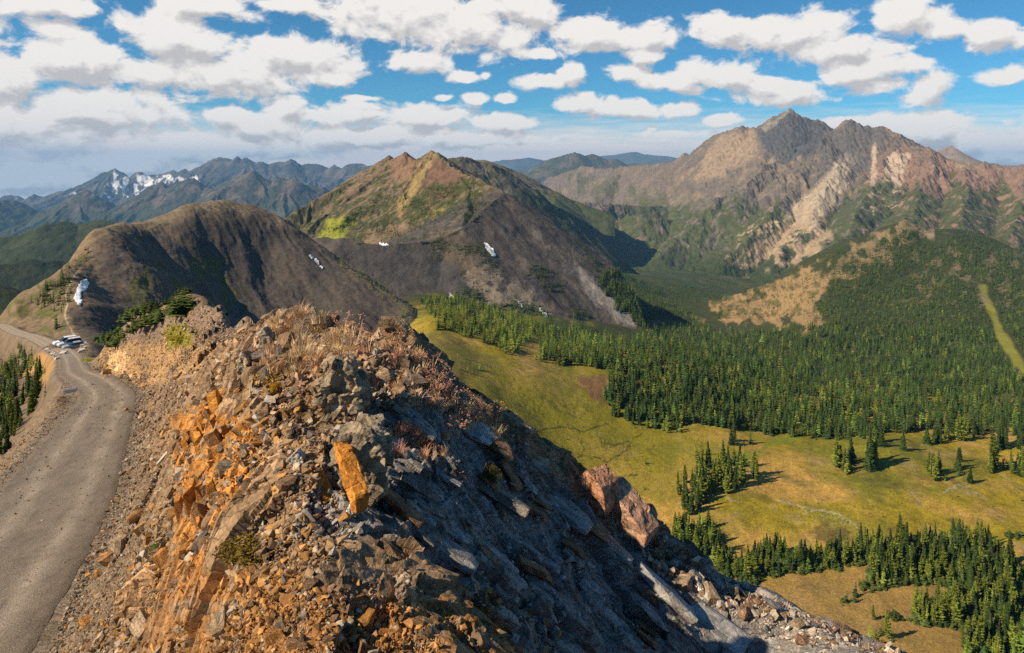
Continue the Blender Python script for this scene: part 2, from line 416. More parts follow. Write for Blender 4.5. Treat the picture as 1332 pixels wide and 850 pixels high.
# ================================================================== NEAR LAND (outcrop, knoll, hill with the road)
OC = [(330,440,20),(350,414,15),(390,406,14),(440,430,13),(470,446,13),(500,433,12.5),(540,458,12.3),(570,482,12.2),(620,522,12),(680,564,12),(740,614,12),(850,694,12.3),(900,728,12.1),(1000,784,11.6),(1080,822,11.2),(1170,854,10.8),(1300,905,10.8),(1450,965,11)]
HC = [(20,397,270),(45,372,300),(75,350,330),(110,310,400),(150,293,450),(190,291,480),(240,273,520),(285,266,550),(330,274,570),(370,292,570),(410,318,560),(440,339,545),(480,363,520),(520,390,490),(550,417,460),(600,472,410),(650,545,370)]
NP = list(OC) + list(HC)
for (u, p, Y) in OC[1:]: NP += [(u, p + 45, Y * 1.3), (u, p + 150, Y * 1.9), (u, p + 330 if u < 700 else 1250, Y * 3.2)]
for (u, p, Y) in HC: NP += [(u, p + 70, Y * 1.3)]
NP += [(400,480,11.5),(400,560,9.2),(400,650,7.6),(400,750,6.3),(400,850,5.4),(500,520,10.3),(500,600,8.8),(500,700,7.4),(500,780,6.4),(500,850,5.5),(600,600,9.8),(600,700,8.4),(600,790,7.2),(600,850,6.0),(700,680,10.3),(700,760,9),(700,850,7.6),(800,760,10.6),(800,850,9.3),(900,850,10.2),(1000,860,10.3),
       (300,480,14),(300,560,11),(300,650,8.8),(300,750,7.2),(300,850,6.2),(240,560,16),(240,650,12),(240,750,9.2),(240,850,7.8),
       (400,1100,3.2),(700,1150,3.6),(100,1150,6),(1000,1200,5),
       (170,650,21),(170,560,38),(170,750,14.5),(170,850,11),(120,850,13.5),(120,750,18.8),(60,860,17),(150,620,27),
       (300,452,26),(250,500,28),(200,560,28),(330,434,42),(300,414,50),(260,400,58),(220,398,66),(185,407,74),(200,402,75),(165,420,86),(140,439,95),(125,457,105),
       (150,472,80),(120,480,86),(150,494,70),(200,505,56),(150,450,87),(200,455,66),(250,450,52),(250,430,55),(300,440,42),(220,475,50),(200,540,36),(210,600,22),
       (260,470,85),(330,500,62),(200,470,110),(150,480,125),(300,560,110),(400,600,60),
       (85,507,58),(45,597,41),(40,560,66),(0,600,58),(-100,720,43),(-250,850,30),(60,512,105),(20,500,130),(0,540,105),(40,480,160),(0,462,200),(70,477,140),(-100,500,150),(-250,600,80),(-250,480,200),(0,429,256),(-60,455,250),(-150,490,240),(-100,560,400),(0,520,400),
       (30,405,265),(60,402,262),(60,427,215),(80,438,180),(95,446,150),(112,450,138),(105,430,185),
       (105,390,260),(130,360,330),(200,370,340),(200,330,420),(280,330,480),(280,390,420),(350,350,500),(350,420,420),(420,380,480),(450,430,420),(500,430,430),(545,450,400),(300,560,300),(450,580,330),(200,490,240),(160,450,170),(250,430,330),
       (560,470,330),(600,560,300),(700,760,220),(1000,1100,120),(1300,1150,120),(600,800,120),(800,1000,100)]
tpsN = TPS(NP, 2e-3)

def coarse_eval(tps, U, Y, nu=260, ny=300):
    cu = np.linspace(U[0], U[-1], nu); cy = np.linspace(math.log(Y[0]), math.log(Y[-1]), ny)
    a, b = np.meshgrid(cu, np.exp(cy)); g = tps(a, b)
    fu = (np.asarray(U) - cu[0]) / (cu[1] - cu[0]); fy = (np.log(Y) - cy[0]) / (cy[1] - cy[0])
    def cub(g, f):          # catmull-rom along axis 0
        i = np.clip(np.floor(f).astype(int), 0, g.shape[0] - 2); t = (f - i)[:, None]; n = g.shape[0] - 1
        p0 = g[np.clip(i - 1, 0, n)]; p1 = g[i]; p2 = g[i + 1]; p3 = g[np.clip(i + 2, 0, n)]
        return p1 + .5 * t * (p2 - p0 + t * (2 * p0 - 5 * p1 + 4 * p2 - p3 + t * (3 * (p1 - p2) + p3 - p0)))
    return cub(cub(g, fy).T, fu).T

def outcrop_w(u, y):
    yc = np.interp(u, [200, 300, 350, 700, 1170, 1500], [30, 24, 19, 16, 18, 20])
    return sstep(1.25, .95, y / yc) * sstep(150, 250, u + (y - 15) * -1.0)

UN = np.linspace(-330, 1500, 1420)
YN = np.concatenate([geom(2.2, 6, 130)[:-1], geom(6, 18, 560)[:-1], geom(18, 130, 360)[:-1], geom(130, 640, 420)[:-1], geom(640, 900, 20)])
PYN = coarse_eval(tpsN, UN, YN)
def slab_w(u, py): return sstep(0, 130, (u - 465) - (py - 440) * .38) * sstep(1, 0, sstep(770, 800, py) * sstep(760, 660, u))
def near_z(u, y, x):
    py0 = PYN
    z = (HZ - PYN) / F * y
    D, RZ = road_near(x, y); hw = road_hw(y)
    wo = outcrop_w(u, y); M = wo > .001
    far = sstep(60, 250, y); kn = sstep(100, 35, y) * sstep(120, 190, u); FM = y > 60; NM = y < 130
    def knoll(x, y, kn):
        wx = fbm(x * .8, y * .8, 5, 3) * .5; g4, _ = facets(x * .45 + wx, y * .45 - wx, 41, 1.2)
        return fbm(x * .25, y * .25, 51, 5) * .7 + (g4 - .5) * .6 * kn + fbm(x * 1.6, y * 1.6, 57, 4) * .10
    z = z + (1 - wo) * on(NM, knoll, x, y, kn) * (1 - far * .5)
    def hill(x, y, u):
        s = .8 * x + .6 * y; tt = -.6 * x + .8 * y
        h = fbm(x * .03, y * .03, 52, 6) * 4.5 + fbm(x * .25, y * .25, 51, 3) * .35
        h = h + sstep(120, 200, u) * (ridged(s / 16 + fbm(x / 60, y / 60, 6, 3) * 1.2, tt / 150, 61, 4) * 1.6 + ridged(s / 5, tt / 70, 62, 3) * .45)
        return h + sstep(200, 120, u) * fbm(x / 9, y / 9, 63, 4) * 1.5
    z = z + far * on(FM, hill, x, y, u)
    # cut bench for the road
    sh = sstep(hw + np.interp(y, [0, 60, 300], [2.2, 2.6, 3.5]), hw + .35, D)
    z = z * (1 - sh) + (RZ - .06 + on(sh > 0, lambda a, b: fbm(a * .8, b * .8, 71, 4) * .03, x, y)) * sh
    pk = sstep(9, 5.5, np.hypot((x + 91) * .9, (y - 148)))
    z = z * (1 - pk) + P3(92, 449, 146)[2] * pk
    # broken rock of the outcrop, pushed out along the slope's own normal
    def rock(x, y, u, py):
        slab = slab_w(u, py)
        ca, sa = math.cos(-.35), math.sin(-.35); a = x * ca + y * sa; b = -x * sa + y * ca
        wx = fbm(x * .8, y * .8, 5, 3) * .5; wy = fbm(x * .8, y * .8, 9, 3) * .5
        f1, e1 = facets((a + wx) * .5, (b + wy) * 1.25, 11, 1.1); f2, e2 = facets((a + wx) * 1.3, (b + wy) * 3.0, 12, 1.1); f3, e3 = facets(a * 4.2 + wx * 2, b * 8, 13, 1.0)
        g1, k1 = facets((x + wx) * .9, (y + wy) * .9, 21, 1.3); g2, k2 = facets((x + wx) * 2.3, (y + wy) * 2.3, 22, 1.4); g3, k3 = facets(x * 6 + wx * 2, y * 6 + wy * 2, 23, 1.4)
        dS = (f1 - .5) * .42 + (f2 - .5) * .17 + (f3 - .5) * .045 - .10 * sstep(.07, 0, e1)
        lf = sstep(330, 250, u); dB = ((g1 - .5) * .26 + (g2 - .5) * .15) * (1 - .5 * lf) + (g3 - .5) * .06
        return (dS * slab + dB * (1 - slab)) * (1 - .65 * sstep(880, 1040, u)) + fbm(x * .35, y * .35, 33, 4) * .3 + fbm(x * 9, y * 9, 34, 3) * .02
    d = on(M, rock, x, y, u, HZ - z / y * F) * wo
    X = np.stack([x, y, z], -1)
    zu = np.gradient(X, axis=1); zy = np.gradient(X, axis=0)
    n = np.cross(zu, zy); n /= np.linalg.norm(n, axis=-1, keepdims=True) + 1e-12
    n *= np.sign(n[..., 2:3] + 1e-9)
    # soften the normal field so neighbouring verts do not cross
    for _ in range(6):
        n[1:-1] = (n[:-2] + 2 * n[1:-1] + n[2:]) / 4; n[:, 1:-1] = (n[:, :-2] + 2 * n[:, 1:-1] + n[:, 2:]) / 4
    X = X + n * d[..., None]
    return z + d * n[..., 2], X

def mixc(C, c, w):
    return C * (1 - w[..., None]) + np.array(c) * w[..., None]

def paint(C, px, py, poly, col, soft=6, amp=10, sc_=.04, seed=0, thr=None, tf=.03, k=1.0, stretch=(1, 1)):
    pl = np.array(poly, float); e = amp * 2 + soft
    M = (px > pl[:, 0].min() - e) & (px < pl[:, 0].max() + e) & (py > pl[:, 1].min() - e) & (py < pl[:, 1].max() + e)
    if not M.any(): return C
    X = px[M]; Yv = py[M]
    nx = fbm(X * sc_, Yv * sc_, 100 + seed, 4) * amp * 2; ny = fbm(X * sc_, Yv * sc_, 200 + seed, 4) * amp * 2
    m = np.zeros(X.shape)
    for (ox, oy) in ((0, 0), (soft, 0), (-soft, 0), (0, soft), (0, -soft)):
        m += inpoly(X + nx + ox, Yv + ny + oy, poly) * .2
    if thr is not None:
        m = m * sstep(thr, thr + .12, fbm(X * tf * stretch[0], Yv * tf * stretch[1], 300 + seed, 5) * .9 + .5)
    C = C.copy(); C[M] = mixc(C[M], col, m * k)
    return C

DARKS = (.078, .068, .062)
def near_col(u, py, x, y, z):
    C = np.zeros(u.shape + (3,)) + np.array((.20, .145, .095))
    n = fbm(x * .5, y * .5, 81, 5); n2 = fbm(x * 2.2, y * 2.2, 82, 5); n3 = fbm(u * .05, py * .05, 83, 5)
    hill = sstep(120, 180, y)
    hb = np.zeros(C.shape) + np.array((.105, .085, .068))
    s = .8 * x + .6 * y; tt = -.6 * x + .8 * y
    st = fbm(s / 7, tt / 90, 84, 5)
    hb = hb * (1 + .75 * st[..., None]); hb = mixc(hb, (.16, .12, .08), sstep(.1, .5, fbm(x / 40, y / 40, 85, 4)) * .6)
    hb = mixc(hb, (.20, .155, .10), sstep(22, 4, py - np.interp(u, [q[0] for q in HC], [q[1] for q in HC])) * .7)  # lighter brown along the crest, top light put into the colour
    hb = mixc(hb, (.20, .145, .09), sstep(150, 90, u) * .9)
    C = C * (1 - hill[..., None]) + hb * hill[..., None]
    # dark loose scree of the right side, light stones in it
    C = paint(C, u, py, [(300,270),(420,310),(560,430),(560,470),(420,440),(330,400),(250,330)], (.06,.054,.052), 8, 14, .03, 1, k=.65)
    C = paint(C, u, py, [(120,330),(170,330),(210,345),(170,370),(130,360)], (.075,.065,.062), 4, 8, .05, 2, k=.7)
    C = paint(C, u, py, [(90,400),(160,400),(190,440),(130,465),(95,430)], (.055,.052,.052), 4, 8, .05, 3, k=.7)
    C = paint(C, u, py, [(170,340),(290,335),(330,400),(200,400),(150,390)], (.10,.095,.03), 8, 14, .04, 4, .5, .03, .8)
    lf = (y > 110)
    # green turf patches on the left shoulder
    C = paint(C, u, py, [(-20,420),(35,370),(100,310),(115,320),(85,380),(88,440),(60,440),(30,410)], (.10,.11,.03), 3, 5, .06, 5, .45, .08, .8)
    for (a, b), (c, d) in zip([(97,438),(92,428),(86,418),(84,408),(88,396),(85,386),(89,374),(96,360)], [(92,428),(86,418),(84,408),(88,396),(85,386),(89,374),(96,360),(108,345)]):
        C = paint(C, u, py, [(a - 1.2, b), (a + 1.2, b), (c + 1.0, d), (c - 1.0, d)], (.40,.31,.21), .5, .6, .2, 90, k=.9)
    # left roadside slope
    C = paint(C, u, py, [(-300,470),(0,430),(60,455),(90,470),(60,520),(-20,620),(-300,900)], (.18,.135,.09), 3, 6, .05, 6, k=.9)
    C = paint(C, u, py, [(28,480),(55,455),(76,470),(60,500),(35,500)], (.42,.24,.09), 2, 4, .08, 7, k=.8)
    # knoll
    kn = (y > 24) & (y < 130) & (u > 100)
    K = C.copy(); K[:] = (.21, .145, .095)
    K = K * (1 + .5 * n[..., None]); K = mixc(K, (.34, .22, .11), sstep(.05, .4, n2) * .5)
    K = paint(K, u, py, [(120,455),(210,440),(300,455),(300,500),(160,500)], (.40,.25,.12), 4, 8, .06, 8, .35, .06, .9)
    K = paint(K, u, py, [(140,455),(165,455),(165,485),(140,490)], (.62,.42,.22), 2, 4, .1, 9, k=.9)
    K = paint(K, u, py, [(150,415),(330,390),(340,440),(290,440),(250,420),(180,450)], (.26,.19,.14), 4, 8, .06, 10, k=.7)
    K = paint(K, u, py, [(215,425),(245,420),(250,450),(215,455)], (.22,.19,.02), 2, 5, .1, 11, k=.9)
    C = np.where(kn[..., None], K, C)
    # outcrop
    wo = outcrop_w(u, y)
    O = np.zeros(C.shape) + np.array((.25, .165, .095))
    g = on(wo > .001, lambda a, b: facets(a * 2.3 + fbm(a * .8, b * .8, 5, 3) * 1.15, b * 2.3 + fbm(a * .8, b * .8, 9, 3) * 1.15, 22, 0)[0], x, y); k = np.ones(g.shape)
    O = O * (.65 + .8 * g[..., None]); O = mixc(O, (.13, .10, .08), sstep(.1, .4, n2) * .6)
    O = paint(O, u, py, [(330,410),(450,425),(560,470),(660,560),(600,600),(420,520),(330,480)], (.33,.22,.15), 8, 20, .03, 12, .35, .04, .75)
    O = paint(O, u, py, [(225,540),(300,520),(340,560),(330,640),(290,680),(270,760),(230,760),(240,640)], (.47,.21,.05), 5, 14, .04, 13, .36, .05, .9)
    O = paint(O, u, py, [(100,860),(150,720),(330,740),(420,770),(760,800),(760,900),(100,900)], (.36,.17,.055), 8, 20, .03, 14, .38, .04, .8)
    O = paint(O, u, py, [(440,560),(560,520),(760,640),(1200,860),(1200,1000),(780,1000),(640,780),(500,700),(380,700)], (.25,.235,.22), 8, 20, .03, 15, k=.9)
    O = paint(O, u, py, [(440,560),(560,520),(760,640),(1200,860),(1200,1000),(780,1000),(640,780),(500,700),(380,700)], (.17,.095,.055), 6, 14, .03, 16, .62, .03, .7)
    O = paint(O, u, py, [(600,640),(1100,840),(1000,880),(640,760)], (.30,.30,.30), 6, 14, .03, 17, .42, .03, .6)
    O = mixc(O, (.05, .045, .04), sstep(.05, .0, k) * .5)
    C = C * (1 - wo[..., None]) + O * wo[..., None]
    fl = (1 - wo) * sstep(60, 30, y) * sstep(24, 28, 30)
    C = C * (1 + .25 * n2[..., None])
    D, _ = road_near(x, y)
    C = mixc(C, (.20, .165, .13), sstep(1.2, .2, D - road_hw(y)) * .8)
    return C

m_near = crack(mat_attr('weathered_rock', .05, .03, var=.5, scale2=.08), .22, .012)
m_hill = mat_attr('scree', 3.0, .5, var=.35, scale2=2.2)
def split_near(uc, yc):
    yb = 60
    return [('rock_outcrop', np.where(yc < 60)[0], m_near, False), ('hillside', np.where(yc >= 60)[0], m_hill, True)]
grid_obj('near_land', UN, YN, near_z, m_near, near_col, split=split_near)
GRIDS[-1]['name'] = 'near'

# road surface
def build_road():
    C = catmull(RPTS, 14); T = np.gradient(C, axis=0); T[:, 2] = 0; T /= np.linalg.norm(T, axis=1)[:, None]
    Nn = np.stack([T[:, 1], -T[:, 0], 0 * T[:, 0]], 1); hw = road_hw(C[:, 1]); nc = 33
    V = []
    for j in range(nc):
        s = (j / (nc - 1) * 2 - 1)
        e = hw * s * (1 + .06 * fbm(np.arange(len(C)) * .35, np.full(len(C), 3.3 + (s > 0)), 5, 4) * abs(s) ** 2)
        p = C + Nn * e[:, None]; p[:, 2] += .03 * (1 - s * s) - .035 * np.exp(-((abs(s) - .45) / .13) ** 2) - .05 * (abs(s) > .97)
        V.append(p)
    V = np.stack(V, 1); idx = np.arange(V.shape[0] * nc).reshape(-1, nc)
    fc = np.stack([idx[:-1, :-1], idx[:-1, 1:], idx[1:, 1:], idx[1:, :-1]], -1).reshape(-1, 4)
    s = np.linspace(-1, 1, nc)[None] + 0 * V[..., 0]
    al = np.cumsum(np.r_[0, np.linalg.norm(np.diff(C, axis=0), axis=1)])[:, None] + 0 * s
    base = np.zeros(V.shape) + np.array((.20, .17, .14))
    tr = np.exp(-((np.abs(s + .05 * fbm(al * .1, s * 0, 3, 2)) - .45) / .16) ** 2)
    base = mixc(base, (.34,.29,.235), tr * (.6 + .5 * fbm(al * .3, s * 2, 4, 4)))
    base = mixc(base, (.15, .12, .095), sstep(.6, 1, np.abs(s) + .25 * fbm(al * .4, s * 2, 14, 4)) * .6); base = mixc(base, (.13, .11, .09), sstep(.15, .4, fbm(al * .25, s * 5, 15, 5)) * .5)
    base = mixc(base, (.36, .29, .22), sstep(100, 150, V[..., 1]) * .7)
    base *= (1 + .3 * fbm(al * .5, s * 3, 8, 4) + .35 * fbm(al * 3, s * 9, 18, 4))[..., None]
    m = mat_attr('gravel', .035, .04, var=.6, scale2=.06)
    link('road', make_mesh('road', V.reshape(-1, 3), fc, m, base.reshape(-1, 3)), kind='structure')
build_road()

# ================================================================== VALLEY: meadow, forest floor, forested hill, valley bottom
VP = [(1332,850,185),(1500,850,185),(1000,872,180),(700,872,185),(400,780,205),(1332,1100,120),(900,1150,120),(500,1000,120),
      (1332,700,245),(1100,722,232),(900,742,225),(700,700,240),(500,620,240),(1500,690,250),
      (1332,640,285),(1000,652,270),(800,642,275),(650,562,280),(560,505,290),(480,580,300),(400,560,420),(440,440,600),(480,415,600),(400,450,800),(480,405,800),
      (1332,570,335),(1150,576,325),(1000,562,345),(850,552,335),(700,492,350),(600,452,370),(560,425,400),(1500,565,340),
      (1332,545,400),(1150,535,400),(1000,512,430),(870,476,430),(790,465,440),(780,487,385),(700,448,480),(600,402,560),(540,384,600),
      (1332,482,620),(1150,482,600),(1050,468,640),(950,450,700),(850,442,750),(780,428,800),(700,412,790),(640,400,770),(540,385,760),(1500,480,620),
      (1332,400,950),(1150,400,980),(1050,430,850),(1000,420,1000),(930,402,1150),(850,377,1500),(800,362,1500),(1500,390,960),
      (1332,340,1250),(1200,312,1330),(1180,292,1400),(1100,315,1350),(1040,345,1300),(980,382,1250),(940,400,1150),(1240,300,1420),(1300,318,1430),(1500,330,1400),
      (1180,340,1750),(1332,362,1850),(1100,352,1750),(1000,390,1650),(1000,380,2100),(1500,360,1900),
      (900,366,2200),(960,366,2300),(870,352,3000),(820,342,3900),(795,333,5000),(770,326,6500),(700,322,6500),(1100,362,3000),(1332,345,3200),(700,362,3000),(560,400,1500),(560,370,3000)]
tpsV = TPS(VP, 3e-3)
UV = np.linspace(380, 1560, 900)
YV = np.concatenate([geom(120, 360, 330)[:-1], geom(360, 1600, 420)[:-1], geom(1600, 7000, 200)])
PYV = coarse_eval(tpsV, UV, YV, 160, 240)
def valley_z(u, y, x):
    z = (HZ - PYV) / F * y
    f = sstep(350, 900, y)
    z = z + fbm(x / 28, y / 28, 401, 5) * 2.0 * (1 - f) + fbm(x / 7, y / 7, 402, 4) * .25 * (1 - f)
    z = z + f * (fbm(x / 160, y / 160, 403, 6) * 16 + ridged((x + .4 * y) / 120, (y - .4 * x) / 400, 404, 4) * 5)
    # hummocks and stream cuts in the wet meadow
    r = 1 - np.abs(perlin(x / 16 + fbm(x / 9, y / 9, 405, 3), y / 30, 406)) * 9
    w = sstep(-75, 60, -np.abs(x - 25) - 0) * sstep(380, 330, y) * sstep(250, 270, y)
    z = z - np.clip(r, 0, 1) * .5 * w
    return z
def valley_col(u, py, x, y, z):
    n = fbm(x / 45, y / 45, 411, 5); n2 = fbm(x / 12, y / 12, 412, 5); n3 = fbm(x / 90, y / 90, 413, 4)
    C = np.zeros(u.shape + (3,)) + np.array((.275, .215, .018))
    C = mixc(C, (.42, .26, .07), sstep(-.10, .18, n) * .85)
    C = mixc(C, (.10, .13, .016), sstep(.0, .25, n3) * .6)
    C = mixc(C, (.34, .24, .12), sstep(.12, .35, n2) * .45)
    C = mixc(C, (.075, .085, .02), sstep(.1, .3, fbm(x / 20, y / 20, 414, 5)) * .5)
    C = C * (1 + .55 * fbm(x / 3.5, y / 3.5, 415, 4) + .25 * fbm(x / 1.2, y / 1.2, 416, 3))[..., None]
    C = paint(C, u, py, [(560,430),(680,480),(780,490),(980,600),(860,660),(700,600),(560,520)], (.20,.19,.018), 12, 25, .02, 21, k=.6)
    C = paint(C, u, py, [(880,760),(1140,735),(1260,760),(1300,860),(900,860)], (.29,.18,.075), 8, 12, .03, 22, k=.7)
    C = paint(C, u, py, [(750,490),(788,488),(795,525),(770,520)], (.22,.115,.06), 2, 4, .08, 23, k=.9)
    C = paint(C, u, py, [(1056,686),(1105,688),(1104,706),(1060,704)], (.085,.065,.03), 3, 9, .08, 24, k=.7)
    C = paint(C, u, py, [(560,430),(650,470),(600,500),(540,450)], (.10,.09,.03), 6, 10, .05, 25, k=.6)
    # pale gravel seeps
    for k, pl in enumerate([[(1232,628),(1262,636),(1268,650),(1240,642)],[(1020,660),(1100,672),(1130,690),(1050,672)],[(1180,640),(1200,655),(1196,664)],[(1015,640),(1030,648),(1020,655)]]):
        C = paint(C, u, py, pl, (.36,.33,.27), 2, 8, .15, 30 + k, .60, .3, .6)
    def line(C, pts, wd, col, k=.85):
        for (a, b), (c, d) in zip(pts[:-1], pts[1:]):
            C = paint(C, u, py, [(a, b - wd), (a + .6, b + wd), (c + .6, d + wd), (c, d - wd)], col, .4, 1.6, .12, 92, k=k)
        return C
    for pts in ([(735,600),(760,592),(790,601),(815,586),(822,570),(835,565),(838,548),(860,538),(885,541)], [(700,560),(730,555),(760,561),(790,552),(802,560)], [(745,625),(775,614),(800,622),(830,617)], [(780,575),(800,580),(818,574)], [(690,585),(720,590),(740,584)]): C = line(C, pts, .9, (.05, .045, .015))
    for pts in ([(1010,650),(1050,662),(1090,668),(1120,690)], [(1225,642),(1245,631),(1262,634),(1272,648)], [(1180,636),(1196,650),(1202,660)], [(880,655),(930,640),(960,655)]): C = line(C, pts, .8, (.42, .38, .30), .7)
    C = line(C, [(900,622),(940,603),(985,590),(1005,575),(1045,566)], 4, (.15, .2, .02), .7)
    # stream: dark winding cuts
    r = 1 - np.abs(perlin(x / 16 + fbm(x / 9, y / 9, 405, 3), y / 30, 406)) * 9
    w = sstep(-75, 60, -np.abs(x - 25)) * sstep(380, 330, y) * sstep(250, 270, y)
    C = mixc(C, (.05, .05, .015), np.clip(r, 0, 1) * w * .8)
    # forest floor and the hill
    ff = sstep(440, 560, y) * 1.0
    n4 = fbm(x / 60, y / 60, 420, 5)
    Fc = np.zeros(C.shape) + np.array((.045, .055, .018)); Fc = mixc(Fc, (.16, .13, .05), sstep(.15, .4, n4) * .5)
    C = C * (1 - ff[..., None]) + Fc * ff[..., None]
    C = paint(C, u, py, [(925,412),(950,385),(1010,370),(1080,345),(1090,350),(1060,400),(1075,425),(1020,418),(970,420)], (.33,.22,.105), 4, 26, .05, 41, k=.95)
    C = paint(C, u, py, [(925,412),(950,385),(1010,370),(1080,345),(1090,350),(1060,400),(1075,425),(1020,418),(970,420)], (.10,.10,.035), 4, 26, .05, 47, .52, .09, .8)
    C = paint(C, u, py, [(1075,360),(1100,335),(1135,308),(1180,290),(1200,300),(1165,330),(1110,365)], (.29,.21,.11), 4, 14, .06, 42, .36, .07, .9)
    C = paint(C, u, py, [(1180,290),(1215,300),(1215,312),(1195,305)], (.30,.22,.16), 2, 4, .1, 43, k=.9)
    C = paint(C, u, py, [(1272,372),(1282,372),(1300,420),(1332,470),(1340,500),(1300,450)], (.22,.22,.03), 2, 3, .05, 44, k=.95)
    C = paint(C, u, py, [(1180,320),(1340,330),(1340,420),(1180,380)], (.24,.17,.11), 4, 10, .05, 45, .56, .06, .7)
    C = paint(C, u, py, [(600,395),(720,410),(830,440),(790,455),(700,440),(580,420)], (.20,.20,.025), 5, 10, .04, 46, .5, .05, .7)
    fv = sstep(1500, 2000, y)
    C = mixc(C, (.045, .06, .02), fv)
    C = mixc(C, (.12, .11, .04), fv * sstep(0, .3, fbm(x / 90, y / 400, 421, 5)) * .6)
    return C
m_meadow = mat_attr('meadow_turf', .8, .35, var=.45, scale2=.7)
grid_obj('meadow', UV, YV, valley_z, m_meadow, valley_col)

# ================================================================== CENTRAL MOUNTAIN
def PL(*a): return np.array([P3(*p) for p in a])
cr = PL((440,259,1700),(460,239,1680),(480,226,1650),(493,213,1620),(500,208,1610),(507,204,1600),(513,209,1590),(520,207,1580),(527,200,1560),(535,208,1540),(545,213,1500),(553,204,1440),(560,199,1400),(567,200,1400),(575,207,1350),(585,217,1300),(600,227,1180),(625,234,1120),(655,249,1000))
cA = PL((400,309,900),(445,310,830),(500,320,830),(560,314,850),(600,298,880),(630,275,930),(655,249,1000))
cE = PL((655,249,1000),(690,275,1020),(716,296,1020),(740,317,1010),(766,338,990),(790,365,960),(810,393,925),(831,421,890))
rid3 = [(cr, .62), (cA, .62), (cE, .78),
        (PL((440,259,1700),(418,281,1700),(395,305,1700),(370,330,1750)), .6),
        (PL((560,199,1400),(545,218,1340),(530,240,1290),(515,262,1240),(500,285,1180),(490,305,1120)), .75),
        (PL((575,207,1350),(580,235,1250),(575,262,1150),(585,280,1050)), .6),
        (PL((527,200,1560),(520,225,1500),(505,250,1430),(485,270,1360),(460,290,1280)), .7),
        (PL((505,205,1600),(490,225,1560),(465,250,1500),(440,275,1440),(420,295,1380)), .6),
        (PL((600,227,1180),(610,250,1080),(600,298,880)), .55),
        (PL((600,298,880),(590,330,860),(600,355,840),(620,385,810)), .75),
        (PL((480,226,1650),(460,250,1600),(430,280,1550),(405,300,1520)), .6),
        (PL((420,300,1300),(440,296,1250),(470,300,1150)), .35)]
rid3 += auto_spurs(cr[:13], 90, 300, .42, [(-.3, -1)], .8, 3, True)
rid3 += auto_spurs(cE, 60, 90, .62, [(-.35, -1)], .85, 5, False)
U3 = np.linspace(355, 900, 690); Y3 = np.concatenate([geom(680, 1050, 300)[:-1], geom(1050, 1800, 330)[:-1], geom(1800, 2400, 40)])
def c_z(u, y, x):
    wx = fbm(x / 60, y / 60, 501, 4) * 14; wy = fbm(x / 60, y / 60, 502, 4) * 14
    h0 = ridge_height(x, y, [(cr, .5), (cA, .5), (cE, .6)])
    h = ridge_height(x + wx * .7, y + wy * .7, rid3)
    c0 = np.maximum(h, ridge_height(x, y, [(cr, 2.), (cA, 2.), (cE, 2.)]))
    h = c0
    yE = np.interp(x, cE[:, 0], cE[:, 1]); bh = (x > cE[0, 0]) & (y > yE - 3)
    cap = ridge_height(x, y, [(cE, 1.5)])
    h = np.where(bh | (x > cE[-1, 0] - 5), np.minimum(h, cap), h)
    far = sstep(1060, 1250, y); return h + fbm(x / 25, y / 25, 503, 5) * 3.0 + (ridged(x / 30, y / 55, 504, 5) * 5.5 + fbm(x / 9, y / 9, 505, 4) * 2.2) * far
def c_col(u, py, x, y, z):
    n = fbm(x / 30, y / 30, 511, 5); n2 = fbm(x / 9, y / 9, 512, 4)
    C = np.zeros(u.shape + (3,)) + np.array((.165, .12, .075))
    C = mixc(C, (.055, .062, .022), sstep(-.12, .12, n + .3 * sstep(225, 300, py) - .08) * .9)
    C = mixc(C, (.28, .20, .13), sstep(.1, .35, n2) * .6)
    C = paint(C, u, py, [(515,265),(545,215),(560,198),(570,205),(550,235),(535,262),(520,285)], (.30,.22,.09), 2, 3, .1, 51, k=.8)
    C = paint(C, u, py, [(545,240),(565,208),(600,225),(600,250),(560,265)], (.15,.085,.06), 3, 5, .08, 52, k=.8)
    C = paint(C, u, py, [(505,200),(527,198),(545,212),(530,235),(510,230)], (.24,.14,.09), 3, 5, .08, 53, k=.7)
    C = paint(C, u, py, [(470,300),(540,290),(600,300),(560,320),(480,325)], (.25,.165,.11), 3, 6, .06, 54, k=.7)
    C = paint(C, u, py, [(562,272),(600,268),(612,285),(598,292),(565,288)], (.24,.20,.055), 2, 3, .1, 55, k=.95)
    C = paint(C, u, py, [(410,315),(425,290),(445,280),(465,285),(440,315),(425,330)], (.22,.24,.025), 2, 5, .06, 56, k=1)
    C = paint(C, u, py, [(560,240),(650,235),(650,255),(610,300),(540,300),(520,280)], (.06,.07,.02), 4, 6, .06, 57, .42, .06, .8)
    # dark scree faces
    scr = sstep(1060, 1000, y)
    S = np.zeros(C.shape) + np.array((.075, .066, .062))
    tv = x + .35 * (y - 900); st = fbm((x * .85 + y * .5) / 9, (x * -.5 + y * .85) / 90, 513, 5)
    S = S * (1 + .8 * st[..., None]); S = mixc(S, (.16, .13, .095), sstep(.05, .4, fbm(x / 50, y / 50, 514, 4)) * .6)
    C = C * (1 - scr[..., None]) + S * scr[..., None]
    C = paint(C, u, py, [(400,318),(445,315),(560,318),(640,395),(560,390),(480,350)], (.062,.058,.058), 4, 8, .04, 58, k=.7)
    C = paint(C, u, py, [(600,340),(640,350),(720,400),(700,415),(620,395)], (.24,.20,.15), 4, 8, .05, 59, .3, .06, .8)
    C = paint(C, u, py, [(560,300),(600,300),(640,330),(620,360),(560,330)], (.13,.10,.06), 4, 8, .05, 60, k=.5)
    C = paint(C, u, py, [(745,345),(790,380),(835,425),(815,425),(770,390)], (.30,.28,.25), 3, 5, .05, 61, k=.85)
    C = paint(C, u, py, [(690,290),(760,350),(800,400),(790,405),(700,320)], (.17,.15,.13), 3, 8, .05, 62, .45, .05, .7)
    return C
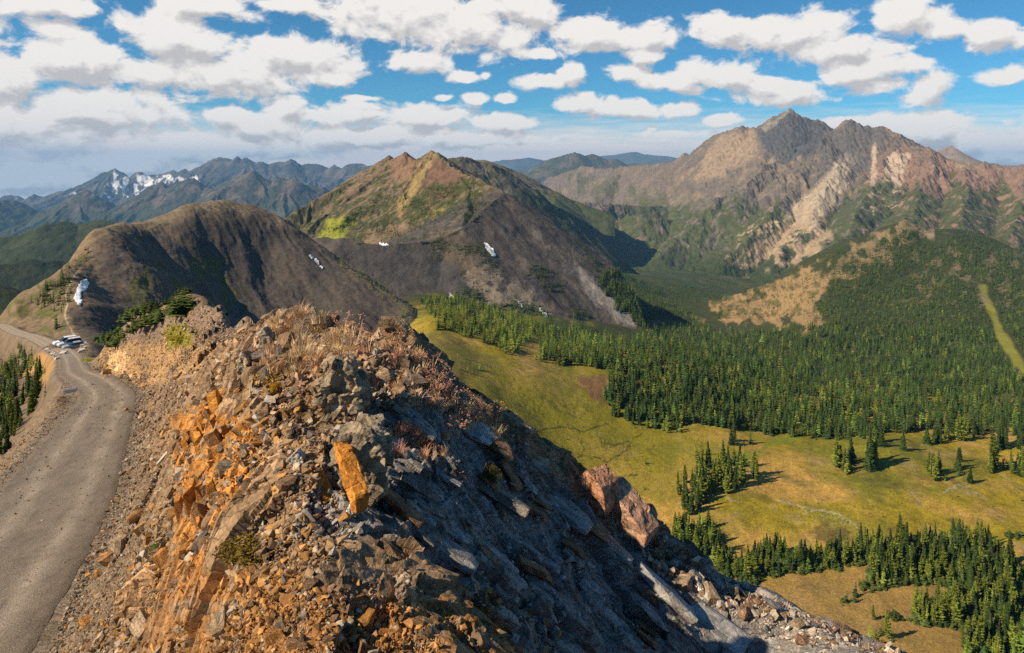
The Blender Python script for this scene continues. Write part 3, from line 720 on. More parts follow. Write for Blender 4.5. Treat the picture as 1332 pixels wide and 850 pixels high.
m_mid = mat_attr('mountain_rock', 12, 2.2, var=.3, scale2=7)
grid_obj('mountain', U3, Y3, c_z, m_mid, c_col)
GRIDS[-1]['name'] = 'central'

# ridge behind it, running down into the valley
rid7a = PL((560,212,2350),(585,207,2300),(595,206,2300),(610,207,2320),(625,211,2350),(640,214,2350),(655,220,2380),(670,229,2400),(690,243,2430),(705,256,2450),(730,276,2450),(750,292,2480),(765,303,2500),(790,328,2560))
rid7 = [(rid7a, .85)] + auto_spurs(rid7a, 130, 380, .45, [(-.6, -1)], .85, 9, True)
def mk_z(ridges, main, nscale, namp, seed, ms=2.5, warp=1.):
    def f(u, y, x):
        wx = fbm(x / nscale / 2, y / nscale / 2, seed, 4) * nscale * .35 * warp; wy = fbm(x / nscale / 2, y / nscale / 2, seed + 1, 4) * nscale * .35 * warp
        h = ridge_height(x + wx, y + wy, ridges)
        c = ridge_height(x, y, [(m, ms) for m in main])
        h = np.maximum(h, c)
        return h + fbm(x / nscale, y / nscale, seed + 2, 6, .55) * namp + ridged(x / nscale * 2, y / nscale * 2, seed + 3, 4) * namp * .25
    return f
def mk_col(base, rock, seed, sc_=80, forest=None, fy=None):
    def f(u, py, x, y, z):
        n = fbm(x / sc_, y / sc_, seed, 6)
        C = np.zeros(u.shape + (3,)) + np.array(base); C = mixc(C, rock, sstep(-.1, .25, n) * .8)
        if forest is not None: C = mixc(C, forest, sstep(fy - 12, fy + 12, py + 40 * fbm(x / sc_ / 2, y / sc_ / 2, seed + 5, 4)) * .9)
        return C
    return f
m_far = mat_attr('far_rock', 40, 8, var=.3, scale2=25)
grid_obj('mountain', np.linspace(550, 930, 420), geom(1900, 3300, 330), mk_z(rid7, [rid7a], 60, 15, 520, 2.5, 1.6), m_far, mk_col((.13, .11, .075), (.055, .06, .025), 525, 60, (.035, .045, .018), 250))
rid8a = PL((600,212,3300),(625,208,3200),(650,215,3200),(670,222,3250),(690,236,3300),(720,262,3400),(745,290,3500),(770,318,3600))
rid8 = [(rid8a, .55)] + auto_spurs(rid8a, 200, 500, .38, [(.3, -1), (.9, -.4)], .7, 19, True)
grid_obj('mountain', np.linspace(590, 800, 220), geom(2900, 4200, 200), mk_z(rid8, [rid8a], 90, 9, 530), m_far, mk_col((.16, .12, .07), (.08, .085, .03), 535, 80, (.05, .065, .02), 245))

# ================================================================== RIGHT MASSIF
c5 = PL((640,262,8200),(706,245,6800),(720,231,6600),(750,223,6200),(756,218,6000),(790,222,5700),(830,216,5200),(850,215,4950),(876,212,4700),(884,206,4600),(891,200,4500),(897,203,4480),(915,188,4380),(931,177,4300),(950,172,4200),(966,165,4100),(974,169,4080),(986,167,4050),(995,163,3990),(1000,157,3970),(1011,152,3940),(1020,148,3920),(1028,144,3900),(1034,148,3880),(1038,154,3870),(1050,156,3840),(1065,159,3800),(1073,163,3780),(1080,175,3720),(1090,168,3600),(1098,160,3540),(1106,157,3500),(1112,164,3480),(1118,163,3460),(1121,168,3450),(1128,166,3440),(1134,170,3420),(1146,167,3400),(1152,168,3390),(1161,180,3350),(1166,188,3320),(1171,189,3300),(1180,193,3260),(1190,195,3230),(1196,194,3200),(1203,203,3180),(1207,199,3170),(1220,210,3120),(1240,217,3080),(1260,214,3040),(1296,218,2980),(1310,222,2950),(1332,221,2900),(1400,228,2750),(1560,225,2500))
rid5 = [(c5, .72)]
for pl in [((931,177,4300),(926,205,4150),(905,240,3950),(880,270,3750),(850,305,3550),(815,335,3450)),
           ((986,167,4050),(985,195,3900),(962,220,3700),(940,250,3450),(905,290,3150),(865,335,2950)),
           ((1080,175,3720),(1060,215,3480),(1035,240,3250),(1010,270,3000),(985,300,2780),(940,345,2550)),
           ((1106,157,3500),(1100,200,3300),(1085,240,3050),(1065,280,2800),(1040,320,2550),(1010,350,2400)),
           ((1161,180,3350),(1150,225,3080),(1130,255,2820),(1110,285,2560),(1090,320,2300)),
           ((1207,199,3170),(1205,230,2920),(1195,260,2660),(1180,285,2400)),
           ((1260,214,3040),(1262,240,2800),(1258,265,2560),(1245,295,2250)),
           ((1332,221,2900),(1335,250,2650),(1330,280,2400),(1310,310,2100)),
           ((850,215,4950),(835,240,4800),(815,265,4650),(790,300,4450)),
           ((756,218,6000),(750,245,5700),(745,270,5400),(755,300,5000)),
           ((876,212,4700),(860,245,4450),(830,280,4250),(800,315,4100))]:
    rid5.append((PL(*pl), .68))
rid5 += [(PL((1056,156,3840),(1060,185,3720),(1052,215,3560),(1035,240,3380)), 1.25), (PL((1028,144,3900),(1034,175,3780),(1024,205,3650)), 1.3), (PL((986,167,4050),(1000,195,3880),(1010,220,3700)), 1.1), (PL((1106,156,3500),(1114,190,3380),(1108,225,3240)), 1.25), (PL((1146,166,3400),(1150,200,3270),(1142,235,3100)), 1.2)]
rid5.append((PL((925,186,4250),(900,210,4180),(868,245,4020),(830,284,3820),(798,320,3620)), 1.15))  # spur added and raised to throw shade over the gully beside it
rid5 += auto_spurs(c5[5:20], 300, 900, .42, [(-.75, -.65)], .8, 11, True, .5)
rid5 += auto_spurs(c5[20:], 170, 620, .45, [(-.35, -.9)], .85, 12, True, .55)
for r_, s_ in list(rid5[1:12]): rid5 += auto_spurs(r_, 190, 240, .55, [(-.9, .1), (.5, -.9)], .95, 13 + int(abs(r_[0][0])), False)
U5 = np.linspace(640, 1560, 900); Y5 = np.concatenate([geom(1800, 4400, 640)[:-1], geom(4400, 8200, 120)])
z5 = mk_z(rid5, [c5], 110, 28, 540, .95, 1.8)
cuts5 = [(PL((938,232,4150),(922,268,4000),(895,305,3800),(858,338,3600)), .85), (PL((1040,188,3870),(1018,212,3760),(985,232,3600)), .75), (PL((1128,190,3400),(1120,225,3250),(1100,262,3000),(1075,300,2750)), .7), (PL((1185,215,3130),(1172,250,2900),(1150,285,2650)), .6), (PL((820,255,4950),(805,290,4700),(795,318,4400)), .5)]
def massif_z(u, y, x):
    z = z5(u, y, x)
    wx = x + fbm(x / 90, y / 90, 556, 4) * 45; wy = y + fbm(x / 90, y / 90, 557, 4) * 45
    for pts, s_ in cuts5:
        v = -ridge_height(wx, wy, [(pts * np.array((1, 1, -1)), s_)])
        z = np.minimum(z, np.maximum(v, z - 320))
    z = np.maximum(z, ridge_height(x, y, [(c5, .95), (c5[16:40], 1.9)]))
    z = z + (ridged(x / 22, y / 60, 558, 4) * 13 + fbm(x / 14, y / 14, 559, 4) * 7) * (.45 + .55 * sstep(280, 220, HZ - z / y * F))
    return z + ridged(x / 45, y / 120, 548, 4) * 7 * sstep(2300, 2600, y)
def massif_col(u, py, x, y, z):
    n = fbm(x / 120, y / 120, 551, 6); n2 = fbm(x / 45, y / 45, 552, 5)
    C = np.zeros(u.shape + (3,)) + np.array((.145, .122, .10))
    C = mixc(C, (.27, .205, .14), sstep(.0, .3, n) * .8)
    C = mixc(C, (.12, .105, .09), sstep(.1, .35, n2) * .7)
    C = paint(C, u, py, [(1120,190),(1340,215),(1340,330),(1180,300),(1130,250)], (.25,.155,.11), 8, 16, .03, 71, k=.7)
    C = paint(C, u, py, [(690,215),(880,210),(900,260),(800,340),(690,280)], (.16,.125,.095), 8, 14, .03, 72, k=.6)
    C = paint(C, u, py, [(690,235),(880,225),(930,250),(900,300),(800,350),(690,300)], (.08,.085,.035), 8, 14, .03, 91, .48, .04, .75, (1, .5))
    C = paint(C, u, py, [(930,175),(985,168),(985,200),(940,230),(900,240)], (.33,.24,.16), 4, 8, .05, 73, k=.7)
    C = paint(C, u, py, [(986,165),(1028,145),(1080,165),(1060,205),(1015,212),(990,190)], (.075, .078, .085), 3, 6, .06, 74, k=.9)  # shade of the face under the twin summits, put into the colour
    C = paint(C, u, py, [(990,165),(1028,144),(1012,160),(995,172)], (.28,.25,.20), 2, 3, .1, 75, k=.8)
    C = paint(C, u, py, [(1080,170),(1106,155),(1160,178),(1140,215),(1085,235),(1060,220)], (.105,.098,.095), 4, 9, .05, 76, k=.8)
    C = paint(C, u, py, [(1092,210),(1105,200),(1098,250),(1060,300),(1000,335),(960,350),(990,310),(1050,255)], (.40,.33,.24), 4, 8, .04, 77, k=.85)
    C = paint(C, u, py, [(960,300),(1020,280),(1050,300),(980,352),(945,345)], (.42,.31,.20), 4, 10, .05, 78, k=.7)
    for k, pl in enumerate([[(1134,190),(1140,190),(1140,250),(1136,290),(1132,250)],[(1152,205),(1170,195),(1162,250),(1148,280)],[(1160,200),(1185,200),(1165,270),(1150,275)]]):
        C = paint(C, u, py, pl, (.42,.33,.25), 1, 3, .1, 80 + k, k=.9)
    # green cover climbing the lower slopes between the ribs
    gr = fbm(u / 28, py / 60, 553, 5) * 45
    line = np.interp(u, [640, 760, 830, 900, 960, 1010, 1060, 1100, 1140, 1200, 1260, 1340, 1560], [265, 262, 275, 275, 250, 265, 300, 245, 225, 245, 235, 240, 250])
    C = mixc(C, (.065, .08, .026), sstep(-4, 8, py + gr * 1.1 - line - 4) * sstep(.75, .25, sstep(.0, .3, n2)) * .92)
    C = mixc(C, (.04, .055, .018), sstep(-10, 25, py + gr * .5 - 322) * .9)
    C = paint(C, u, py, [(945,345),(1000,300),(1055,270),(1080,300),(1050,345),(990,352)], (.40,.30,.20), 4, 12, .05, 79, .38, .06, .8)
    return C
m_mass = mat_attr('massif_rock', 26, 6.5, var=.32, scale2=18)
grid_obj('mountain', U5, Y5, massif_z, m_mass, massif_col)
GRIDS[-1]['name'] = 'massif'
# pale peak behind the massif's right shoulder
c9 = PL((1150,215,6000),(1190,208,5900),(1205,204,5850),(1216,200,5800),(1226,193,5800),(1236,190,5800),(1246,196,5820),(1251,199,5820),(1262,205,5850),(1275,213,5900),(1332,217,5950),(1400,222,6000))
grid_obj('mountain', np.linspace(1120, 1420, 240), geom(5000, 6400, 160), mk_z([(c9, .6)] + auto_spurs(c9, 220, 500, .45, [(-.3, -1)], .8, 31), [c9], 130, 12, 560), m_far, mk_col((.27, .21, .165), (.20, .16, .13), 565, 120))

# ================================================================== FAR RANGES
def rangeobj(name, pts, Y, y0, y1, nu, ny, seed, base, rock, sp=(260, 900), s=.6, snow=None, forest=None, fy=0, nsc=180, namp=22, dirs=((-.5, -1), (.4, -1)), jag=0, mat=None):
    r = np.random.default_rng(seed)
    P = []
    for i in range(len(pts) - 1):
        (a, b), (c, d) = pts[i], pts[i + 1]; n = max(1, int(abs(c - a) / 6)) if jag else 1
        for k in range(n):
            t = k / n; P.append((a + (c - a) * t, b + (d - b) * t + (r.normal() * jag if k else 0), Y * (1 + .02 * math.sin(a * .03 + seed) + .03 * math.sin(a * .011))))
    P.append((pts[-1][0], pts[-1][1], P[-1][2])); C = PL(*P)
    rr = [(C, s)] + auto_spurs(C, sp[0], sp[1], .42, list(dirs), s * 1.3, seed, True)
    cf = mk_col(base, rock, seed, nsc, forest, fy)
    def col(u, py, x, y, z):
        A = cf(u, py, x, y, z)
        for (pl, thr) in (snow or []): A = paint(A, u, py, pl, (.85, .86, .88), 1, 5, .08, seed, thr, .12, 1, (1, .6))
        return A
    grid_obj(name, np.linspace(pts[0][0], pts[-1][0], nu), geom(y0, y1, ny), mk_z(rr, [C], nsc, namp, seed, 1.8), mat or m_far, col)
rangeobj('hill', [(-300,320),(-120,312),(0,309),(40,306),(62,291),(85,288),(105,292),(130,286),(150,291),(190,310),(260,345)], 2300, 1750, 2700, 330, 150, 601, (.04,.055,.02), (.055,.07,.028), (180, 450), .5, nsc=60, namp=9)
rangeobj('hill', [(-300,365),(-60,350),(0,345),(40,338),(80,340),(110,345),(200,372)], 1650, 1250, 1900, 260, 120, 602, (.03,.042,.016), (.05,.06,.025), (160, 300), .5, nsc=50, namp=8)
rangeobj('hill', [(-300,380),(-60,374),(0,372),(20,376),(40,385),(80,410),(140,450)], 900, 700, 1050, 260, 120, 603, (.03,.04,.014), (.04,.05,.02), (80, 150), .5, nsc=30, namp=4)
rangeobj('mountain', [(-200,268),(0,262),(12,260),(28,265),(45,280),(62,285),(78,275),(95,258),(107,248),(122,253),(138,270),(150,283),(165,270),(180,255),(196,243),(210,238),(228,243),(238,236),(250,232),(262,243),(275,247),(300,236),(312,229),(325,223),(338,231),(352,238),(370,232),(390,237),(402,243),(425,246),(445,252),(480,268),(560,300)], 7000, 5200, 7700, 620, 260, 604, (.055,.06,.045), (.15,.12,.095), (420, 1500), .68, forest=(.05,.065,.03), fy=275, nsc=170, namp=40, jag=1.5)
rangeobj('mountain', [(-200,262),(0,259),(15,254),(25,257),(32,262),(45,252),(60,256),(75,251),(92,246),(100,249),(112,243),(122,235),(130,226),(138,224),(145,221),(150,220),(157,226),(165,231),(172,233),(178,226),(185,224),(192,229),(200,228),(212,226),(222,222),(230,224),(240,221),(250,226),(258,218),(266,212),(275,208),(285,205),(291,207),(297,206),(304,209),(310,204),(316,208),(321,205),(333,212),(350,214),(362,211),(370,212),(378,207),(386,212),(400,214),(420,217),(435,215),(445,219),(455,214),(465,213),(478,216),(500,224),(560,235)], 11500, 9000, 12300, 640, 260, 605, (.06,.062,.06), (.14,.125,.11), (420, 1500), .72,
         snow=[([(145,222),(160,230),(185,242),(200,252),(175,250),(150,243),(140,240)], .40), ([(175,226),(200,232),(198,245),(182,240)], .30), ([(200,230),(260,232),(262,240),(205,240)], .44), ([(88,248),(105,252),(100,262)], .5), ([(8,262),(40,268),(45,285),(15,280)], .58), ([(130,240),(200,250),(195,262),(140,258)], .55)], nsc=240, namp=55, jag=2.2)
rangeobj('mountain', [(640,225),(690,222),(705,213),(722,205),(735,201),(745,198),(753,200),(760,204),(770,201),(778,203),(790,208),(800,206),(812,214),(825,213),(850,216),(880,220),(920,235)], 8700, 6800, 9600, 300, 160, 606, (.06,.07,.035), (.14,.11,.08), (320, 900), .55, nsc=220, namp=20)
rangeobj('mountain', [(560,222),(620,214),(650,210),(672,207),(690,206),(705,209),(730,207),(770,204),(800,202),(812,199),(825,198),(840,201),(862,203),(885,206),(930,212),(1000,225)], 19000, 16500, 20500, 300, 120, 607, (.07,.075,.05), (.12,.11,.09), (900, 2200), .4, nsc=500, namp=40)

# ground sheet out to the horizon, far below the ridges
def build_ground():
    R = np.r_[0, geom(300, 60000, 50)]; A = np.linspace(0, 2 * math.pi, 97)[:-1]
    R = R * .38; rr, aa = np.meshgrid(R, A, indexing='ij'); x = rr * np.cos(aa); y = rr * np.sin(aa)
    z = -1250 + fbm(x / 4000, y / 4000, 701, 4) * 60
    idx = np.arange(len(R) * 96).reshape(len(R), 96); i2 = np.roll(idx, -1, 1)
    fc = np.stack([idx[:-1], i2[:-1], i2[1:], idx[1:]], -1).reshape(-1, 4)[:, ::-1]
    C = np.zeros((len(R) * 96, 3)) + np.array((.06, .07, .035))
    link('ground', make_mesh('ground', np.stack([x, y, z], -1).reshape(-1, 3), fc, m_far, C), kind='structure')
build_ground()

# ================================================================== AIR
def build_haze():
    me = bpy.data.meshes.new('haze')
    X, Y0, Y1, Z0, Z1 = 24000, -24000, 24000, -1400, 450
    v = [(-X, Y0, Z0), (X, Y0, Z0), (X, Y1, Z0), (-X, Y1, Z0), (-X, Y0, Z1), (X, Y0, Z1), (X, Y1, Z1), (-X, Y1, Z1)]
    me.from_pydata(v, [], [(0, 3, 2, 1), (4, 5, 6, 7), (0, 1, 5, 4), (1, 2, 6, 5), (2, 3, 7, 6), (3, 0, 4, 7)])
    m = bpy.data.materials.new('haze_air'); m.use_nodes = True; nt = m.node_tree
    nt.nodes.remove(nt.nodes['Principled BSDF'])
    pv = nt.nodes.new('ShaderNodeVolumePrincipled'); pv.inputs['Color'].default_value = (.25, .56, 1, 1); pv.inputs['Density'].default_value = 4.3e-5; pv.inputs['Anisotropy'].default_value = .0
    nt.links.new(pv.outputs[0], nt.nodes['Material Output'].inputs['Volume'])
    me.materials.append(m); link('haze', me, kind='stuff', label='thin blue haze in the air over the far ranges')
build_haze()

# ================================================================== TREES
def tri_tree(kind, seed, levels, nb, detail=True):
    """returns crown verts, tris, colours (unit height); needles as drooping triangular sprays on whorls of branches"""
    r = np.random.default_rng(seed); V = []; T = []; C = []
    if kind == 'fir': R, c0 = .15, (.038, .066, .016)
    elif kind == 'larch': R, c0 = .17, (.13, .165, .024)
    else: R, c0 = .5, (.06, .09, .022)
    lean = r.normal(size=2) * .02
    for i in range(levels):
        t = (i + .4 * r.random()) / levels
        z = .06 + .93 * t
        prof = (1 - t) ** .8 if kind == 'fir' else (1 - t) ** .7 * min(1, .45 + 2.2 * t)
        rad = R * prof * (.75 + .5 * r.random()) + .012
        k = nb if t < .75 else max(4, nb - 3)
        off = r.random() * 6.28
        for j in range(k):
            if kind == 'larch' and r.random() < .22: continue
            if kind == 'fir' and r.random() < .08: continue
            a = off + 6.283 * (j + .5 * r.random()) / k; rr = rad * (.6 + .6 * r.random())
            dr = (.35 if kind == 'fir' else .05) * rr + .01 * r.random()
            ca, sa = math.cos(a), math.sin(a); wdt = rr * (.42 if kind == 'fir' else .34) + .006
            cx, cy = lean * t
            b = len(V); sh = .6 + .8 * r.random(); cc = [q * sh for q in c0]
            root = (cx, cy, z + .035); tip = (cx + ca * rr, cy + sa * rr, z - dr + (.03 if kind == 'larch' else 0))
            m1 = (cx + ca * rr * .55 - sa * wdt, cy + sa * rr * .55 + ca * wdt, z - dr * .35 - .012)
            m2 = (cx + ca * rr * .55 + sa * wdt, cy + sa * rr * .55 - ca * wdt, z - dr * .35 - .012)
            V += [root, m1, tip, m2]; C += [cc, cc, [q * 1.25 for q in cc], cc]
            T += [(b, b + 1, b + 2), (b, b + 2, b + 3)]
            if detail:
                b = len(V); dn = .03 + .02 * r.random()
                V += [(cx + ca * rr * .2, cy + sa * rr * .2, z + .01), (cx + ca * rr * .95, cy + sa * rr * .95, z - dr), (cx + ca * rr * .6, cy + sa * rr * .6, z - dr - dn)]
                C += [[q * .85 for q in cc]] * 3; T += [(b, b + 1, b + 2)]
    b = len(V); tl = lean
    V += [(tl[0] - .006, tl[1], .93), (tl[0] + .006, tl[1], .93), (tl[0], tl[1], 1.03), (tl[0], tl[1] + .006, .93)]; C += [list(c0)] * 4
    T += [(b, b + 1, b + 2), (b + 1, b + 3, b + 2), (b + 3, b, b + 2)]
    return np.array(V), np.array(T), np.array(C)

def trunk_mesh(name, mat, r0=.022, seed=0):
    r = np.random.default_rng(seed); V = []; Fc = []; n = 7; H = [-.04, 0, .03, .3, .6, .97]
    for i, h in enumerate(H):
        q = r0 * (1.5 if h <= 0 else (1 - h) ** .9 + .08)
        for k in range(n): V.append((q * math.cos(6.283 * k / n), q * math.sin(6.283 * k / n), h))
    for i in range(len(H) - 1):
        for k in range(n): Fc.append((i * n + k, i * n + (k + 1) % n, (i + 1) * n + (k + 1) % n, (i + 1) * n + k))
    return make_mesh(name, np.array(V), np.array(Fc), mat)

m_leaf = mat_leaf('needles', None, .3)
m_bark = mat_plain('bark', (.11, .085, .065), .9, .3, .05)
m_leafstuff = mat_attr('forest_needles', 3.0, .02, var=.3)

def shrub_arrays(seed, n=9, col=(.075, .105, .025)):
    r = np.random.default_rng(seed); Vs = []; Ts = []; Cs = []; b = 0
    for i in range(n):
        V, T, C = tri_tree('fir', seed * 50 + i, 6, 7)
        a = r.random() * 6.28; d = .42 * math.sqrt(r.random()); hgt = (1 - d) * (.55 + .5 * r.random())
        tl = np.array([math.cos(a), math.sin(a)]) * d
        V = V * np.array([2.1 * hgt, 2.1 * hgt, hgt]); V[:, 0] += tl[0] + V[:, 2] * tl[0] * .5; V[:, 1] += tl[1] + V[:, 2] * tl[1] * .5
        sh = .75 + .5 * r.random(); C = C / np.array((.038, .066, .016)) * np.array(col) * sh
        Vs.append(V); Ts.append(T + b); Cs.append(C); b += len(V)
    return np.concatenate(Vs), np.concatenate(Ts), np.concatenate(Cs)

PROTO = {}
for kind, nv in (('fir', 5), ('larch', 4)):
    PROTO[kind] = []
    for v in range(nv):
        V, T, C = tri_tree(kind, 10 + v, 19 if kind == 'fir' else 15, 10)
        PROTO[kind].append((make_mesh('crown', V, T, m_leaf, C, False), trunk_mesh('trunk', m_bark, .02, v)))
PROTO['shrub'] = []
for v in range(4):
    V, T, C = shrub_arrays(30 + v); PROTO['shrub'].append((make_mesh('foliage', V, T, m_leaf, C, False), None))
LOD = {k: [tri_tree(k, 60 + v, 9, 7, False) for v in range(4)] for k in ('fir', 'larch')}
LOD['shrub'] = [tuple(a for a in shrub_arrays(90 + v, 5)) for v in range(3)]
LOW = {k: [tri_tree(k, 70 + v, 5, 5, False) for v in range(4)] for k in ('fir', 'larch')}; LOW['shrub'] = LOW['fir']

TREES = []   # (kind, px, py, Y, z, height, region)
REG = []
def tree_region(poly, kinds, hm, dens=1.0, n=None, label=None, group=None, grids=None, thr=None, tf=.02, hvar=.35, seed=0, fixed=None, clump=0.0):
    """plant trees where the photograph shows them; stands on the terrain met there"""
    r = np.random.default_rng(1000 + len(REG)); REG.append((label, group))
    pl = np.array(poly if poly else [(0, 0)], float)
    if fixed is not None: px = np.array([f[0] for f in fixed], float); py = np.array([f[1] for f in fixed], float); hp = [f[2] for f in fixed]
    else:
        x0, y0 = pl.min(0); x1, y1 = pl.max(0); A = (x1 - x0) * (y1 - y0)
        N = n * 4 if n else int(A * .7)
        px = x0 + (x1 - x0) * r.random(N); py = y0 + (y1 - y0) * r.random(N)
        gap = fbm(px * .035, py * .07, 1200 + seed, 4)
        jx = fbm(px * .05, py * .05, 900 + seed, 3) * 14; jy = fbm(px * .05, py * .05, 950 + seed, 3) * 10
        m = inpoly(px + jx, py + jy, poly) if n is None else inpoly(px, py, poly)
        px = px[m]; py = py[m]; gap = gap[m]
    Y, gi = hits(px, py, grids); ok = np.isfinite(Y); 
    if fixed is None:
        hp_ = hm * F / np.where(ok, Y, 1e9)
        if n is None: ok &= r.random(len(px)) < np.minimum(1, dens * 2.4 * (3.6 / np.maximum(hp_, 2)) ** 1.7 / .7) * np.clip(1.15 + 2.2 * gap[:len(px)], .12, 1.5)
        if thr is not None: ok &= (fbm(px * tf, py * tf * 1.5, 700 + seed, 4) * .9 + .5) > thr + .06 * r.normal(size=len(px))
    idx = np.where(ok)[0]
    if n: idx = idx[:n]
    strip = inpoly(px, py, [(1266,368),(1284,368),(1304,420),(1345,480),(1345,520),(1298,452)])
    for i in idx:
        if strip[i]: continue
        if gi[i] >= 0 and GRIDS[gi[i]]['name'] == 'near' and px[i] < 170:
            D, _ = road_near(np.array([(px[i] - CX) / F * Y[i]]), np.array([Y[i]]))
            if D[0] < 3.4: continue
        k = kinds[r.integers(len(kinds))]
        h = (fixed[i][2] * Y[i] / F) if fixed is not None else (.76 if grids == ['meadow'] else .58) * hm * max(.35, 1 + hvar * r.normal())
        if k == 'shrub' and fixed is None: h *= .45
        TREES.append((k, px[i], py[i], Y[i], h, len(REG) - 1))

tree_region([(788,482),(796,545),(850,558),(905,550),(1000,566),(1100,574),(1180,562),(1345,566),(1345,430),(1200,430),(1080,425),(930,432),(870,388),(800,352),(768,360),(800,400),(835,425),(830,440),(780,440),(740,428),(700,430),(700,470),(770,478)], ['fir']*8+['larch'], 10.5, 1.1, label='dark green fir at the front edge of the valley forest, facing the meadow', group='firs along the edge of the valley forest')
tree_region([(700,430),(700,470),(770,478),(788,482),(800,470),(760,440),(620,395),(560,385),(548,398),(562,420),(620,445),(660,465)], ['larch','larch','larch','fir'], 9, .9, label='yellow green larch in the belt of larches above the meadow\'s upper end', group='larches in the belt above the meadow')
tree_region([(1085,350),(1130,325),(1180,300),(1215,318),(1260,305),(1345,330),(1345,440),(1200,440),(1080,432),(1075,425),(1062,400)], ['fir']*7+['larch'], 9, .7, seed=2)
tree_region([(925,412),(950,385),(1010,370),(1080,345),(1090,350),(1060,400),(1075,425),(1020,418),(970,420)], ['fir','fir','shrub'], 9, .16, seed=3)
tree_region([(920,395),(1000,360),(1060,340),(1120,312),(1180,292),(1215,300),(1180,310),(1100,345),(1010,372),(940,395)], ['fir'], 8, .35, thr=.48, seed=4)
tree_region([(795,352),(960,345),(1000,365),(940,392),(880,395),(830,370)], ['fir'], 11, .5, seed=5)
tree_region([(520,270),(560,235),(650,235),(655,255),(615,290),(560,312),(500,318),(470,310)], ['fir'], 8, .6, grids=['central'], thr=.46, tf=.03, seed=6)
tree_region([(410,305),(430,290),(470,270),(520,240),(540,260),(500,300),(470,320),(440,300)], ['fir'], 8, .6, grids=['central'], thr=.5, tf=.04, seed=7)
tree_region([(562,300),(640,310),(655,370),(640,395),(600,360),(560,330)], ['fir'], 7, .4, grids=['central'], thr=.5, seed=8)
tree_region([(690,340),(730,372),(780,425),(760,430),(700,390),(680,360)], ['fir'], 8, .35, grids=['central'], thr=.46, seed=8)
tree_region([(600,372),(700,395),(740,420),(800,432),(760,440),(640,410),(590,395)], ['fir'], 9, .5, thr=.40, seed=9)
tree_region([(745,310),(790,350),(830,400),(838,425),(815,400),(775,350)], ['fir'], 9, .5, seed=10)
tree_region([(420,325),(470,350),(530,395),(560,440),(540,435),(500,390),(450,355)], ['larch'], 6, .16, seed=11, grids=['near'], label='small larch on the dark hill\'s right hand edge', group='larches down the dark hill\'s edge')
tree_region(None, ['shrub'], 1, fixed=[(x_, y_, h_) for x_, y_, h_ in [(262,273,3),(270,270.5,4),(279,269.5,5),(286,269.5,4),(296,270.5,4),(301,271,5),(310,273,4),(244,276,3),(330,278,3)]], label='small dark bush on the dark hill\'s crest', group='bushes on the dark hill\'s crest', grids=['near'])
# left roadside slope
tree_region([(-60,500),(0,478),(30,462),(75,478),(72,498),(40,540),(10,590),(-60,640)], ['fir','fir','larch'], 4.2, .50, label='dark green fir on the steep slope below the left road edge', group='firs on the slope below the road', grids=['near'], seed=13)
tree_region([(20,455),(45,450),(60,470),(30,490),(0,500),(0,480)], ['fir'], 4, .15, label='dark green fir on the steep slope below the left road edge', group='firs on the slope below the road', grids=['near'], seed=14)
# left shoulder of the hill
tree_region([(30,405),(60,375),(95,340),(115,318),(118,330),(92,372),(82,420),(70,432),(55,410)], ['shrub','fir'], 4.2, .5, thr=.42, label='low dark bush on the hill\'s left shoulder above the road', group='bushes on the hill above the road', grids=['near'], seed=15)
tree_region([(140,345),(230,340),(330,370),(320,400),(200,395)], ['shrub'], 4, .12, grids=['near'], thr=.5, label='low bush on the brown face of the hill', group='bushes on the brown face of the hill', seed=16)
# knoll
tree_region([(125,452),(150,425),(195,392),(255,392),(262,402),(225,412),(200,425),(150,450)], ['shrub'], 5.0, .6, label='bright green bush among the shrubs along the knoll\'s top', group='shrubs on the knoll', grids=['near'], seed=17)
tree_region(None, ['shrub'], 1, fixed=[(112,466,13)], label='rounded green bush at the foot of the tan cutting beside the road', grids=['near'])
tree_region(None, ['shrub'], 1, fixed=[(256,433,9)], label='small dark cushion shrub alone on the bare knoll top', grids=['near'])
# meadow
M = dict(grids=['meadow'])
tree_region([(872,668),(890,620),(930,600),(978,600),(985,625),(960,640),(915,655),(900,672)], ['fir','larch'], 11, 1.0, n=75, label='conifer in the dense grove at the meadow\'s centre', group='trees of the central meadow grove', seed=20, **M)
tree_region([(890,595),(915,590),(915,602),(892,605)], ['larch'], 9, n=4, label='pale larch beside the upper side of the central grove', group='pale larches above the central grove', **M)
tree_region([(1080,612),(1090,598),(1145,598),(1148,608),(1120,618),(1090,618)], ['larch','larch','fir'], 13, n=22, label='conifer in the oval clump right of the central grove', group='trees of the oval clump', **M)
tree_region([(1206,614),(1225,610),(1232,620),(1228,632),(1208,625)], ['larch'], 11, n=6, label='pale larch in the loose clump beside the gravel seep', group='larches by the gravel seep', **M)
tree_region([(1236,612),(1252,606),(1250,622),(1236,620)], ['fir'], 10, n=5, label='dark fir right of the loose larch clump', group='firs by the gravel seep', **M)
tree_region(None, ['fir'], 1, fixed=[(1262,628,24)], label='lone broad fir right of the gravel seep', **M)
tree_region(None, ['fir'], 1, fixed=[(1248,600,20)], label='lone fir above the gravel seep clumps', **M)
tree_region(None, ['fir'], 1, fixed=[(1175,586,28)], label='stout fir with a long shadow standing left of the meadow\'s upper right', **M)
tree_region([(1132,582),(1150,582),(1150,576),(1135,576)], ['fir'], 11, n=6, label='fir in the tight knot at the meadow\'s upper edge', group='firs in the tight upper knot', **M)
tree_region([(860,560),(890,552),(885,566),(862,562)], ['fir','larch'], 8, n=8, label='tree in the small row below the forest tongue', group='trees below the forest tongue', **M)
tree_region([(945,572),(978,576),(975,580),(950,580)], ['fir'], 8, n=9, label='fir in the small dark row under the forest edge', group='firs in the dark row under the forest', **M)
